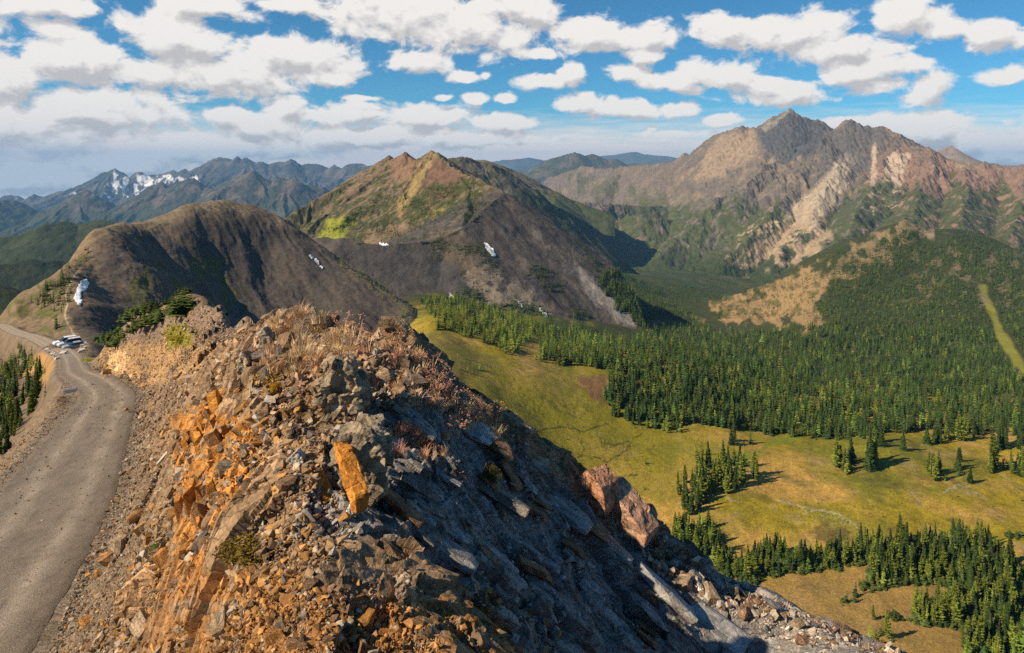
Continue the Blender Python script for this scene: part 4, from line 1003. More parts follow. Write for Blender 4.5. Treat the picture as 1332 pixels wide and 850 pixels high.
tree_region([(1200,578),(1225,578),(1225,570),(1204,570)], ['fir'], 10, n=10, label='fir in the upper right meadow group nearest the stout fir', group='firs of the upper right meadow', **M)
tree_region([(1285,590),(1310,590),(1308,574),(1288,574)], ['fir','larch'], 11, n=12, label='tree in the upper right clump below the forest', group='trees of the upper right clump', **M)
tree_region([(1280,615),(1332,622),(1332,608),(1290,604)], ['fir','larch'], 11, n=18, label='tree in the line at the meadow\'s right edge', group='trees at the meadow\'s right edge', **M)
tree_region([(1320,585),(1340,585),(1340,575),(1322,575)], ['fir'], 12, n=5, label='fir at the right edge just under the forest', group='firs at the right edge under the forest', **M)
tree_region([(1230,575),(1275,572),(1275,562),(1230,562)], ['fir','larch'], 12, n=18, label='tree of the upper meadow fringe', group='trees of the upper meadow fringe', **M)
tree_region([(1305,696),(1332,690),(1340,700),(1310,702)], ['shrub'], 6, n=6, label='low bush at the right edge above the lower grove', group='bushes at the right edge', **M)
tree_region([(865,705),(880,690),(925,685),(935,705),(960,730),(990,722),(1060,722),(1135,708),(1180,700),(1180,712),(1090,740),(1010,748),(960,765),(940,745),(905,730)], ['shrub','shrub','fir','larch'], 7, .9, label='low bushy conifer in the long belt across the lower meadow', group='conifers of the long lower belt', seed=30, **M)
tree_region([(1125,765),(1135,735),(1180,715),(1205,700),(1285,705),(1345,760),(1345,870),(1255,870),(1262,800),(1235,780),(1225,760),(1180,758),(1160,765)], ['shrub','shrub','larch','fir'], 8.5, .9, label='conifer in the big dense grove at the lower right', group='conifers of the lower right grove', seed=31, **M)
tree_region([(1190,805),(1200,780),(1240,785),(1262,795),(1250,815),(1215,815)], ['shrub','larch'], 7, .8, label='bush in the spur of growth left of the lower right grove', group='bushes left of the lower right grove', seed=32, **M)
tree_region([(1090,788),(1100,778),(1115,775),(1112,785)], ['fir','shrub'], 6, n=6, label='small dark fir in the little row on the brown slope', group='little firs on the brown slope', **M)
tree_region(None, ['larch'], 1, fixed=[(1136,806,20)], label='thin pale larch alone on the brown slope', **M)
tree_region(None, ['shrub'], 1, fixed=[(1167,805,12)], label='round bush alone right of the thin pale larch', **M)
tree_region([(1115,830),(1150,822),(1165,835),(1140,845),(1120,842)], ['shrub','larch'], 6, n=9, label='light green bush just beyond the outcrop\'s lower right crest', group='bushes beyond the outcrop\'s lower crest', **M)
tree_region([(760,420+130),(850,600),(860,640),(800,620)], ['larch'], 2.2, .012, **M)
tree_region([(600,470),(780,520),(860,570),(900,640),(820,640),(700,580)], ['shrub'], 3, n=90, seed=35, **M)
tree_region([(960,600),(1332,600),(1332,690),(1000,700)], ['shrub'], 2.2, n=70, seed=36, **M)
tree_region([(580,455),(640,480),(660,500),(600,490)], ['larch','shrub'], 4, .10, seed=34)

MAXK = {'fir': 295, 'larch': 290, 'shrub': 290}
NAMEK = {'fir': 'fir_tree', 'larch': 'larch_tree', 'shrub': 'shrub'}
def plant():
    cand = {k: [] for k in MAXK}
    for t in TREES:
        if REG[t[5]][0] and -5 < t[1] < 1337 and t[2] < 862: cand[t[0]].append(t)
    solo = set()
    for k in cand:
        cand[k].sort(key=lambda t: (-(REG[t[5]][1] is None), -t[4] / t[3])); cand[k] = cand[k][:MAXK[k]]
        for t in cand[k]: solo.add(id(t))
    # ones that stay single objects
    r = np.random.default_rng(5)
    for k in cand:
        protos = []
        for t in cand[k]:
            kind, px, py, Y, h, reg = t; label, group = REG[reg]
            x, _, z = P3(px, py, Y); 
            cr_, tr_ = PROTO[k][r.integers(len(PROTO[k]))]
            o = bpy.data.objects.new(NAMEK[k], None); COL.objects.link(o)
            o.location = (x, Y, z - .03 * h); o.rotation_euler = (r.normal() * .03, r.normal() * .03, r.random() * 6.28)
            wv = (1.0 + .2 * r.normal()) if k != 'shrub' else 1.5 + .4 * r.random()
            o.scale = (h * wv, h * wv, h)
            lb = label
            if group:
                pass
            o['label'] = lb; o['category'] = 'shrub' if k == 'shrub' else 'tree'
            if group: o['group'] = group
            link('crown' if k != 'shrub' else 'foliage', cr_, o)
            if tr_ is not None: link('trunk', tr_, o)
    # the rest of the forest as one mass
    Vs = []; Ts = []; Cs = []; b = 0
    for t in TREES:
        if id(t) in solo: continue
        kind, px, py, Y, h, reg = t
        L = LOD if h / Y * F > 9 else LOW
        V, T, C = L[kind][r.integers(len(L[kind]))]
        a = r.random() * 6.28; ca, sa = math.cos(a), math.sin(a); wv = (1.15 + .2 * r.normal()) * (1.5 if kind == 'shrub' else 1)
        x, _, z = P3(px, py, Y)
        W = np.empty_like(V); W[:, 0] = (V[:, 0] * ca - V[:, 1] * sa) * h * wv + x; W[:, 1] = (V[:, 0] * sa + V[:, 1] * ca) * h * wv + Y; W[:, 2] = V[:, 2] * h + z - .03 * h
        sh = max(.5, 1 + .28 * r.normal()); Vs.append(W); Ts.append(T + b); Cs.append(C * sh * np.array((1 + .15 * r.normal(), 1, 1))); b += len(V)
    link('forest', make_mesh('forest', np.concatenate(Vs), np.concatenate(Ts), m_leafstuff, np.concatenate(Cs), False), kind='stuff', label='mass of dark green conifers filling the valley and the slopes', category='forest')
    print('TREES', len(TREES), {k: len(v) for k, v in cand.items()}, 'tris', sum(len(t) for t in Ts))
plant()

# ================================================================== LOOSE STONES, BOULDERS, SLABS
def hull_stone(seed, n=13, flat=1.0):
    import bmesh
    r = np.random.default_rng(seed); bm = bmesh.new()
    p = r.uniform(-1, 1, (n, 3)); p = p / np.maximum(np.abs(p).max(1, keepdims=True), 1e-6) * (.75 + .25 * r.random((n, 1)))
    p *= np.array((1, .75 + .2 * r.random(), (.55 + .3 * r.random()) * flat))
    for q in p: bm.verts.new(q)
    res = bmesh.ops.convex_hull(bm, input=list(bm.verts))
    bmesh.ops.delete(bm, geom=[e for e in res['geom_interior'] if isinstance(e, bmesh.types.BMVert)], context='VERTS')
    bmesh.ops.triangulate(bm, faces=list(bm.faces))
    bm.verts.ensure_lookup_table(); bm.verts.index_update()
    V = np.array([v.co[:] for v in bm.verts]); T = np.array([[v.index for v in f.verts] for f in bm.faces]); bm.free()
    return V, T
STONES = [hull_stone(200 + i, 8 + i % 5, .35 + .13 * (i % 6)) for i in range(12)]

def rotmat(r, tilt=1.0):
    a, b, c = r.random() * 6.28, (r.random() - .5) * 2 * tilt, (r.random() - .5) * 2 * tilt
    return np.array(Matrix.Rotation(a, 3, 'Z') @ Matrix.Rotation(b, 3, 'X') @ Matrix.Rotation(c, 3, 'Y'))

m_rubble = mat_attr('loose_stone', .05, .012, var=.35)
gN = [g for g in GRIDS if g['name'] == 'near'][0]
def ground_at(px, py):
    Y, gi = hits(px, py, ['near'])
    j = np.clip(np.searchsorted(gN['U'], px), 0, len(gN['U']) - 1); i = np.clip(np.searchsorted(gN['Y'], np.where(np.isfinite(Y), Y, 1)), 0, len(gN['Y']) - 1)
    return Y, gN['C'][i, j]

def rubble(name, poly, N, smin, smax, power, seed, lab, tint=(1, 1, 1), roadkeep=True, clump=.35, orange=.1, sink=.25, pale=.12):
    r = np.random.default_rng(seed); pl = np.array(poly, float); x0, y0 = pl.min(0); x1, y1 = pl.max(0)
    px = x0 + (x1 - x0) * r.random(N * 2); py = y0 + (y1 - y0) * r.random(N * 2); m = inpoly(px, py, poly)
    m &= fbm(px * .02, py * .02, seed, 3) * .8 + .5 > clump * r.random(len(px)) + clump * .5
    px = px[m][:N]; py = py[m][:N]
    Y, C = ground_at(px, py); ok = np.isfinite(Y) & (Y < 150)
    x = (px - CX) / F * Y
    if roadkeep:
        D, _ = road_near(x, Y); ok &= D > road_hw(Y) - .15 + .5 * r.random(len(px))
    px, py, Y, C, x = px[ok], py[ok], Y[ok], C[ok], x[ok]; n = len(px)
    s = smin * (1 - r.random(n) * (1 - (smin / smax) ** power)) ** (-1 / power)      # pixels across
    Vs = []; Ts = []; Cs = []; b = 0
    for i in range(n):
        V, T = STONES[r.integers(12)]
        sz = s[i] * .5 * Y[i] / F; R = rotmat(r, .9)
        W = (V * np.array((1, .6 + .4 * r.random(), .5 + .5 * r.random()))) @ R.T * sz + np.array((x[i], Y[i], (HZ - py[i]) / F * Y[i] + sz * (.5 - sink)))
        c = C[i] * np.array(tint) * (.55 + 1.1 * r.random())
        q = r.random()
        if q < orange: c = np.array((.42, .22, .07)) * (.6 + .7 * r.random())
        elif q < orange + pale: c = np.array((.40, .34, .27)) * (.7 + .5 * r.random())
        Vs.append(W); Ts.append(T + b); Cs.append(np.tile(c, (len(V), 1))); b += len(V)
    link(name, make_mesh(name, np.concatenate(Vs), np.concatenate(Ts), m_rubble, np.concatenate(Cs), False), kind='stuff', label=lab, category='rubble')

OUTP = [(-20,900),(60,860),(120,700),(172,560),(165,505),(115,484),(120,450),(190,400),(260,396),(330,438),(390,402),(450,425),(500,425),(560,470),(620,520),(690,565),(760,615),(850,690),(1000,780),(1180,850),(1180,880)]
LIT = [(300,430),(390,402),(450,425),(560,470),(560,520),(470,540),(430,600),(470,690),(400,760),(330,740),(240,720),(220,560)]
rubble('rubble', [(-20,900),(60,860),(120,700),(172,560),(165,505),(115,484),(130,470),(200,500),(260,480),(300,440),(330,440),(240,560),(215,720),(130,900)], 34000, 1.6, 10, 1.9, 1, 'brown broken stones covering the bank above the road', orange=.08, clump=.15)
rubble('rubble', LIT, 17000, 2.2, 22, 1.7, 2, 'angular broken stones lying over the sunlit side of the outcrop', orange=.12, clump=.25)
rubble('rubble', [(100,900),(160,740),(330,730),(420,770),(520,745),(640,770),(720,810),(760,860),(760,900)], 16000, 2.0, 20, 1.7, 3, 'orange brown broken stones along the foot of the outcrop', orange=.30, clump=.1)
rubble('rubble', [(500,425),(560,470),(690,565),(850,690),(1000,780),(1180,850),(1180,900),(760,900),(640,770),(470,640),(440,560)], 7000, 2.0, 16, 1.6, 4, 'dark and brown stones caught between the shaded slabs', orange=.05, clump=.5)
rubble('rubble', [(840,690),(900,722),(1000,778),(1080,815),(1180,848),(1180,872),(1060,850),(960,805),(850,735),(760,650)], 3600, 2.5, 17, 1.5, 5, 'pale brown broken stones along the crest\'s lower edge', tint=(2.0, 1.7, 1.45), orange=.08, pale=.35, clump=.1)  # tint lightens the ground colour so these stones look sunlit
rubble('rubble', [(215,560),(300,520),(420,600),(400,780),(130,900),(180,700)], 9000, 3, 24, 1.8, 8, 'angular orange and brown shards over the outcrop\'s left face', orange=.22, clump=.1)
rubble('rubble', [(150,440),(190,405),(255,398),(335,438),(300,452),(200,500),(120,484),(130,460)], 6000, 1.5, 6, 2, 6, 'small stones strewn over the bare knoll', clump=.15, orange=.06)
rubble('rubble', [(-40,640),(0,590),(60,545),(80,505),(75,490),(90,500),(108,505),(85,540),(30,600),(0,640)], 3500, 1.4, 5, 2, 7, 'small stones on the left shoulder of the road', clump=.1, orange=.05)

rubble('gravel', [(-40,860),(-40,640),(60,560),(110,500),(160,505),(170,560),(120,700),(50,860)], 2200, 1.2, 3.6, 2.2, 9, 'loose gravel scattered over the road surface', roadkeep=False, clump=.3, orange=.03, sink=-1.1)

def rock_mesh(name, seed, dims, col, sub=3, rough=.1, cuts=9, col2=None):
    """an angular block: a box cut by random planes, then slightly roughened"""
    import bmesh
    r = np.random.default_rng(seed); bm = bmesh.new(); bmesh.ops.create_cube(bm, size=2)
    for k in range(cuts):
        nrm = Vector(r.normal(size=3)); nrm.normalize(); d = .78 + .3 * r.random()
        sup = abs(nrm.x) + abs(nrm.y) + abs(nrm.z)
        bmesh.ops.bisect_plane(bm, geom=list(bm.verts) + list(bm.edges) + list(bm.faces), plane_co=nrm * (d * (.55 + .45 * sup) * .86), plane_no=nrm, clear_outer=True)
        res = bmesh.ops.holes_fill(bm, edges=[e for e in bm.edges if e.is_boundary])
    bmesh.ops.triangulate(bm, faces=list(bm.faces))
    bmesh.ops.bevel(bm, geom=list(bm.edges), offset=.035, segments=1, affect='EDGES')
    for _ in range(sub - 1): bmesh.ops.subdivide_edges(bm, edges=[e for e in bm.edges if e.calc_length() > .18], cuts=1, use_grid_fill=True)
    bmesh.ops.triangulate(bm, faces=list(bm.faces)); bm.verts.index_update()
    V = np.array([v.co[:] for v in bm.verts]); T = np.array([[v.index for v in f.verts] for f in bm.faces]); bm.free()
    D = np.array(dims) / 2; W = V * D
    q = W / (max(dims) * .22)
    W += V / np.linalg.norm(V, axis=1)[:, None] * (fbm(q[:, 0] + q[:, 2] * .7 + seed, q[:, 1] - q[:, 2] * .6, seed, 4) * rough * min(dims))[:, None]
    n = fbm(q[:, 0] * 1.5 + q[:, 2], q[:, 1] * 1.5 - q[:, 2], seed + 3, 4)
    C = np.array(col)[None] * (1 + .45 * n[:, None]); 
    if col2 is not None: C = C * (1 - sstep(0, .25, n)[:, None]) + np.array(col2) * sstep(0, .25, n)[:, None]
    return make_mesh(name, W, T, m_boulder, C, False)
m_boulder = crack(mat_attr('boulder_rock', .06, .02, var=.5), .17, .006)

def put(name, me, px, py, dz=0., rot=(0, 0, 0), scale=1, label=None, cat='rock', group=None, dY=0):
    Y, _ = ground_at(np.array([px], float), np.array([py], float)); Y = float(Y[0])
    if not np.isfinite(Y): Y = float(np.interp(px, [q[0] for q in OC], [q[2] for q in OC]))
    Y += dY; p = P3(px, py, Y)
    o = bpy.data.objects.new(name, me); COL.objects.link(o); o.location = (p[0], p[1], p[2] + dz); o.rotation_euler = rot
    o.scale = (scale,) * 3 if isinstance(scale, (int, float)) else scale
    o['label'] = label; o['category'] = cat
    if group: o['group'] = group
    return o

def px2m(px, py, n):
    Y, _ = ground_at(np.array([px], float), np.array([py], float)); Y = float(Y[0])
    if not np.isfinite(Y): Y = float(np.interp(px, [q[0] for q in OC], [q[2] for q in OC]))
    return n * Y / F
# medium rocks: shared shapes, every one its own object
BROWN = (.25, .16, .095); GREY = (.17, .145, .12); ORNG = (.42, .20, .06); TAN = (.36, .26, .17); DK = (.10, .085, .07); RED = (.24, .12, .07)
def scatter(poly, n, lo, hi, cols, label, group, seed, dims=((1, .7, .6), (1, .55, .35), (1, .8, .75), (1, .45, .5)), align=None, tilt=.8, sink=.15, name='rock', cat='rock'):
    r = np.random.default_rng(seed); pl = np.array(poly, float); x0, y0 = pl.min(0); x1, y1 = pl.max(0); k = 0
    ms = [rock_mesh(name, seed * 100 + i, dims[i % len(dims)], cols[i % len(cols)], 2, .10, 7 + i % 4) for i in range(max(6, len(cols) * 2))]
    px = x0 + (x1 - x0) * r.random(n * 8); py = y0 + (y1 - y0) * r.random(n * 8); m = inpoly(px, py, poly); px = px[m][:n]; py = py[m][:n]
    Y, _ = ground_at(px, py)
    for i in range(len(px)):
        if not np.isfinite(Y[i]): continue
        s = (lo * (1 - r.random() * (1 - (lo / hi) ** 1.6)) ** (-1 / 1.6)) * Y[i] / F
        if align is None: rot = (r.normal() * tilt * .5, r.normal() * tilt * .5, r.random() * 6.28)
        else: rot = (align[0] + r.normal() * .15, align[1] + r.normal() * .15, align[2] + r.normal() * .2)
        p = P3(px[i], py[i], Y[i]); o = bpy.data.objects.new(name, ms[r.integers(len(ms))]); COL.objects.link(o)
        o.location = (p[0], p[1], p[2] + s * (.25 - sink)); o.rotation_euler = rot; o.scale = (s, s * (.8 + .4 * r.random()), s)
        o['label'] = label; o['category'] = cat; o['group'] = group
scatter([(330,420),(390,408),(450,430),(540,470),(560,520),(450,520),(330,500),(300,470)], 42, 12, 34, [TAN, BROWN, (.30,.24,.18), GREY], 'angular tan rock among the dry grass on the outcrop\'s top', 'rocks among the dry grass', 301)
scatter([(230,500),(330,480),(440,520),(430,590),(380,640),(260,700),(210,640)], 55, 12, 40, [BROWN, ORNG, GREY, TAN], 'sharp brown rock jutting from the sunlit face of the outcrop', 'rocks of the sunlit face', 302, tilt=1.2)
scatter([(130,700),(230,640),(330,720),(420,760),(380,850),(110,850)], 40, 12, 40, [ORNG, BROWN, TAN, (.30,.16,.07)], 'orange brown rock in the rubble at the outcrop\'s lower left', 'rocks of the lower left rubble', 303, tilt=1.2)
scatter([(380,790),(520,760),(640,780),(720,820),(740,850),(380,850)], 32, 9, 26, [ORNG, BROWN, (.33,.2,.11)], 'orange brown rock in the rubble along the bottom edge', 'rocks along the bottom edge', 304)
AL = (-.15, .58, -.30)
scatter([(470,560),(560,520),(700,610),(900,760),(1050,850),(820,850),(640,740),(500,690)], 46, 30, 95, [(.27,.255,.24), (.22,.195,.17), (.32,.31,.30), (.25,.145,.08)], 'long dark slab of bedrock on the shaded side, tilted down to the right', 'dark slabs of the shaded side', 305, dims=((1, .5, .16), (1, .35, .2), (1, .6, .14)), align=AL, sink=.22, name='rock_slab', cat='rock slab')
scatter([(840,700),(900,730),(1000,785),(1150,845),(1060,845),(940,790),(850,740)], 40, 9, 26, [TAN, (.26,.2,.16), BROWN, (.30,.19,.13)], 'pale brown rock on the crest\'s lower edge', 'rocks on the crest\'s lower edge', 306)
scatter([(120,470),(200,495),(270,470),(300,520),(215,640),(170,560)], 30, 8, 22, [BROWN, TAN, (.35,.22,.10), GREY], 'brown rock on the bank between the road and the outcrop', 'rocks of the roadside bank', 307)

def block(name, poly, Y, thick, col, seed, label, lean=0., col2=None, yaw=0., rough=.03, wide=1., ry=0.):
    """a block of stone whose front has the given outline; real size, thickness behind it"""
    import bmesh
    pl = [np.array((( a - CX) / F * Y, (HZ - b) / F * Y)) for a, b in poly]; c = sum(pl) / len(pl); pl = [c + (p - c) * np.array((wide, 1)) for p in pl]
    bm = bmesh.new(); r = np.random.default_rng(seed)
    fr = [bm.verts.new((p[0] - c[0], -lean * (p[1] - c[1]) * -1, p[1] - c[1])) for p in pl]
    bk = [bm.verts.new(((p[0] - c[0]) * (.8 + .15 * r.random()), thick * (.9 + .2 * r.random()) + lean * (p[1] - c[1]), (p[1] - c[1]) * (.8 + .15 * r.random()))) for p in pl]
    bm.faces.new(fr); bm.faces.new(bk[::-1])
    for i in range(len(pl)): j = (i + 1) % len(pl); bm.faces.new((fr[j], fr[i], bk[i], bk[j]))
    bmesh.ops.recalc_face_normals(bm, faces=list(bm.faces))
    sz = max(np.ptp([p[0] for p in pl]), np.ptp([p[1] for p in pl]))
    bmesh.ops.bevel(bm, geom=list(bm.edges), offset=.015 * sz, segments=1, affect='EDGES')
    bmesh.ops.triangulate(bm, faces=list(bm.faces))
    for _ in range(4): 
        bmesh.ops.subdivide_edges(bm, edges=[e for e in bm.edges if e.calc_length() > .06 * sz], cuts=1); bmesh.ops.triangulate(bm, faces=list(bm.faces))
    bm.verts.index_update(); V = np.array([v.co[:] for v in bm.verts]); bm.normal_update(); Nn = np.array([v.normal[:] for v in bm.verts]); T = np.array([[v.index for v in f.verts] for f in bm.faces]); bm.free()
    q = V / sz * 6 + seed
    g, e = facets(q[:, 0] + q[:, 1], q[:, 2] * 1.0 + q[:, 1] * .5, seed, 1.2)
    n = fbm(q[:, 0] + q[:, 1], q[:, 2] - q[:, 1], seed, 5)
    V = V + Nn * ((g - .5) * rough * sz * 2.2 + n * rough * sz * 1.3)[:, None]
    C = np.array(col)[None] * (1 + .35 * n[:, None])
    if col2 is not None:
        w = sstep(-.05, .2, fbm(q[:, 0] * .6, q[:, 2] * .6, seed + 8, 3))[:, None]; C = C * (1 - w) + np.array(col2) * w
    o = link(name, make_mesh(name, V, T, m_boulder, C, False)); p = P3(0, 0, Y); o.location = (c[0], Y, c[1]); o.rotation_euler = (0, ry, yaw)
    o['label'] = label; o['category'] = 'rock'; return o
def gy(px, py, d=0):
    Y, _ = ground_at(np.array([px], float), np.array([py], float)); return float(Y[0]) + d
block('boulder', [(432,572),(452,562),(484,568),(503,590),(500,632),(484,655),(474,668),(452,652),(436,612)], gy(462,662,.15), .6, (.22,.175,.12), 401, 'grey lichened boulder behind the bright orange slab', col2=(.30,.24,.17), rough=.05)
block('rock_slab', [(418,574),(426,574),(434,588),(447,600),(452,612),(468,634),(474,648),(471,668),(462,662),(448,640),(440,626),(436,610),(428,598)], gy(462,666,-.12), .16, (.50,.20,.035), 402, 'bright orange slab on edge at the outcrop\'s centre', yaw=-1.05, rough=.014, wide=1.5, ry=-.42)
block('rock_slab', [(394,612),(400,614),(412,634),(424,648),(426,655),(418,652),(404,636)], gy(420,655,-.03), .15, (.52,.23,.05), 403, 'thin orange splinter left of the bright orange slab', yaw=-.9, rough=.012, wide=1.3, ry=-.35)
block('boulder', [(372,600),(384,588),(393,596),(394,605),(384,608)], gy(384,608,-.05), .16, (.62,.56,.47), 404, 'small whitish block left of the orange slab')
block('boulder', [(452,662),(458,658),(464,664),(456,671),(448,671)], gy(456,671,-.1), .1, (.75,.72,.66), 405, 'small white chip under the bright orange slab')
block('boulder', [(484,452),(492,432),(500,426),(511,436),(522,440),(524,452),(510,462),(494,458)], 12.3, .5, (.58,.44,.33), 406, 'pale pinkish boulder standing on the outcrop\'s skyline', col2=(.5,.45,.38), rough=.025)
block('boulder', [(460,492),(466,462),(478,452),(495,462),(512,470),(520,486),(500,500),(478,505)], 11.4, .6, (.28,.19,.12), 407, 'brown pyramid shaped boulder in front of the pale skyline boulder')
block('boulder', [(413,500),(420,476),(434,472),(450,478),(462,494),(470,512),(476,540),(470,560),(446,548),(420,545),(414,522)], gy(440,548,.1), .5, (.24,.18,.12), 408, 'tall mottled boulder with dark cleft near the outcrop\'s centre', col2=(.33,.26,.17), rough=.06)
block('boulder', [(746,641),(752,628),(762,615),(774,622),(782,630),(786,646),(786,664),(770,656),(756,650)], 11.6, .5, (.42,.21,.12), 409, 'rust red pointed boulder on the outcrop\'s right skyline', col2=(.34,.19,.13), yaw=-.8, rough=.012, wide=1.3)
block('boulder', [(782,640),(800,648),(822,668),(838,686),(836,700),(818,694),(800,682),(786,672)], 11.5, .5, (.40,.24,.16), 410, 'long brown boulder just below the rust red skyline boulder', col2=(.30,.2,.14), yaw=-.8, rough=.012, wide=1.3)
None if True else block('boulder', [(310,560),(330,545),(352,556),(372,590),(366,625),(330,632),(300,612)], gy(340,630,.05), .6, (.15,.145,.13), 411, 'large smooth grey block on the sunlit face', rough=.02)
block('boulder', [(234,520),(244,498),(252,502),(256,540),(246,552),(238,545)], gy(246,552,-.05), .3, (.30,.24,.18), 412, 'upright tan slab at the outcrop\'s upper left', rough=.03) if False else None
block('boulder', [(146,800),(152,770),(176,752),(198,752),(205,770),(190,795),(168,806)], gy(175,806,-.02), .5, (.48,.30,.16), 413, 'big smooth tan block at the outcrop\'s lower left', rough=.015)
block('boulder', [(512,778),(514,762),(524,754),(533,756),(528,764),(530,776),(522,782)], gy(522,782,-.02), .14, (.44,.33,.23), 414, 'tan stone standing alone above the bottom rubble', rough=.03)
block('boulder', [(308,470),(314,458),(322,468),(320,492),(310,496)], gy(314,496,-.05), .3, (.42,.33,.22), 415, 'upright tan block at the outcrop\'s upper left', rough=.03)
block('boulder', [(336,440),(340,428),(352,440),(350,456),(338,458)], gy(345,458,-.05), .3, (.36,.29,.21), 416, 'upright tan rock at the top left of the outcrop', rough=.03)
block('boulder', [(386,432),(390,404),(398,412),(412,424),(420,436),(404,440),(394,446)], 13.6, .4, (.30,.24,.19), 417, 'jagged grey rock at the outcrop\'s highest point', col2=(.38,.31,.24), rough=.04)

scatter([(250,590),(330,560),(320,680),(260,790),(205,740),(230,640)], 40, 12, 38, [ORNG, BROWN, TAN, GREY], 'jagged brown rock low on the outcrop\'s left shoulder', 'rocks of the left shoulder', 309, tilt=1.2)
# orange fins on the left face
scatter([(232,560),(262,545),(300,540),(300,600),(270,680),(245,740),(235,680)], 26, 26, 62, [(.50,.22,.045), (.44,.19,.05), (.36,.20,.09)], 'upright orange fin of rock on the outcrop\'s left face', 'orange fins of the left face', 308, dims=((.28, .5, 1), (.2, .6, 1), (.35, .4, 1)), align=(.1, -.28, .3), sink=.1, name='rock_fin', cat='rock fin')

# ------------------------------------------------------------------ snow patches
m_snow = mat_plain('snow', (.82, .85, .9), .6, .06, 2., bump=.05)
def snow(poly, label, lift=.25):
    pl = np.array(poly, float); x0, y0 = pl.min(0); x1, y1 = pl.max(0); st = max(.35, (x1 - x0) / 34)
    gx, gyy = np.meshgrid(np.arange(x0, x1 + st, st), np.arange(y0, y1 + st, st)); px = gx.ravel(); py = gyy.ravel()
    ins = inpoly(px + fbm(px * .3, py * .3, 9, 2) * 2.5, py + fbm(px * .3, py * .3, 19, 2) * 2.5, poly)
    Y, _ = hits(px, py); Y = np.where(np.isfinite(Y), Y, np.nanmedian(np.where(np.isfinite(Y), Y, np.nan)))
    med = np.median(Y[ins]); Y = np.clip(Y, med * .85, med * 1.15)
    nrw, ncl = gx.shape; A = np.stack([(px - CX) / F * Y, Y, (HZ - py) / F * Y], 1)
    I = ins.reshape(gx.shape); id_ = np.arange(nrw * ncl).reshape(gx.shape)
    I2 = I[:-1, :-1] & I[1:, :-1] & I[1:, 1:] & I[:-1, 1:]
    f = np.stack([id_[:-1, :-1], id_[1:, :-1], id_[1:, 1:], id_[:-1, 1:]], -1)[I2]
    if len(f) == 0: return
    up = A.copy(); up[:, 2] += lift * med / 200; up[:, 1] -= lift * med / 400
    lo = A.copy(); lo[:, 2] -= lift * med / 100; lo[:, 1] += lift * med / 100
    used = np.unique(f); rm = np.full(len(A), -1); rm[used] = np.arange(len(used)); n = len(used)
    fu = rm[f]; fl = rm[f][:, ::-1] + n
    from collections import Counter
    E = Counter(); 
    for q in fu:
        for k in range(4): E[(q[k], q[(k + 1) % 4])] += 1
    side = [(b, a, a + n, b + n) for (a, b) in E if (b, a) not in E]
    me = make_mesh('snow_patch', np.concatenate([up[used], lo[used]]), np.concatenate([fu, fl, np.array(side)]), m_snow)
    link('snow_patch', me, label=label, category='snow patch')
snow([(101,374),(106,366),(113,364),(117,369),(112,377),(107,380),(105,388),(108,393),(104,399),(99,394),(96,388),(99,382)], 'white snow patch shaped like a comma on the hill above the parked cars')
snow([(629,316),(635,318),(643,327),(646,334),(641,335),(634,327)], 'pale snow patch on the central mountain\'s dark face')
snow([(492,316),(504,318),(507,323),(499,321)], 'small snow patch at the saddle\'s scree foot')
snow([(584,382),(590,385),(592,389),(585,388)], 'small snow patch above the larch belt\'s left end')
snow([(700,401),(706,404),(713,411),(712,415),(706,410)], 'narrow snow patch low on the scree by the forest')
snow([(674,393),(678,394),(681,400),(679,401)], 'tiny snow patch left of the narrow low one')
for k, (a, b, w_, lb) in enumerate([(405, 335, 3, 'upper'), (412, 341, 4, 'middle'), (418, 349, 2.5, 'lower')]):
    snow([(a - w_, b - w_ * .8), (a, b - w_), (a + w_, b + w_ * .6), (a + w_ * .6, b + w_), (a - w_ * .3, b + w_ * .2)], lb + ' snow fleck of three on the dark hill\'s scree')

# ------------------------------------------------------------------ dry grass, cushions and stalks
def tuft_mesh(name, seed, n=60, h=1., spread=.5, col=(.50, .34, .14), heads=0, wid=.018, curve=.5):
    r = np.random.default_rng(seed); V = []; T = []; C = []
    for i in range(n):
        a = r.random() * 6.28; d = spread * .5 * math.sqrt(r.random()); x, y = d * math.cos(a), d * math.sin(a)
        hh = h * (.45 + .6 * r.random()); la = a + r.normal() * .6; out = (.15 + curve * r.random()) * hh
        c = np.array(col) * (.65 + .6 * r.random()); p = []
        for k in range(4):
            t = k / 3; w_ = wid * (1 - t * .8); cx = x + math.cos(la) * out * t * t; cy = y + math.sin(la) * out * t * t; z = hh * (t - .15 * t * t * curve) - .03
            p.append(((cx - w_ * math.sin(la), cy + w_ * math.cos(la), z), (cx + w_ * math.sin(la), cy - w_ * math.cos(la), z)))
        b = len(V)
        for q in p: V += [q[0], q[1]]; C += [c, c]
        for k in range(3): T += [(b + 2 * k, b + 2 * k + 1, b + 2 * k + 3), (b + 2 * k, b + 2 * k + 3, b + 2 * k + 2)]
        if i < heads:
            top = np.array(p[-1][0])
            for m_ in range(6):
                b = len(V); q = top + r.normal(size=3) * .05; s_ = .035
                V += [q + np.array(v) * s_ for v in ((1, 0, 0), (-.5, .9, 0), (-.5, -.9, 0), (0, 0, 1.2))]; C += [np.array((.40, .20, .13)) * (.7 + .6 * r.random())] * 4
                T += [(b, b + 1, b + 3), (b + 1, b + 2, b + 3), (b + 2, b, b + 3), (b, b + 2, b + 1)]
    return make_mesh(name, np.array(V), np.array(T), m_grass, np.array(C), False)
m_grass = mat_attr('dry_grass', .3, .001, var=.15)
TU = [tuft_mesh('grass_tuft', i, 110, 1, .9, c) for i, c in enumerate([(.66,.46,.24), (.62,.38,.22), (.70,.53,.31), (.55,.29,.20)])]
ST = [tuft_mesh('dried_flower', 50 + i, 14, 1, .35, (.55,.36,.22), 12, .014, .45) for i in range(3)]
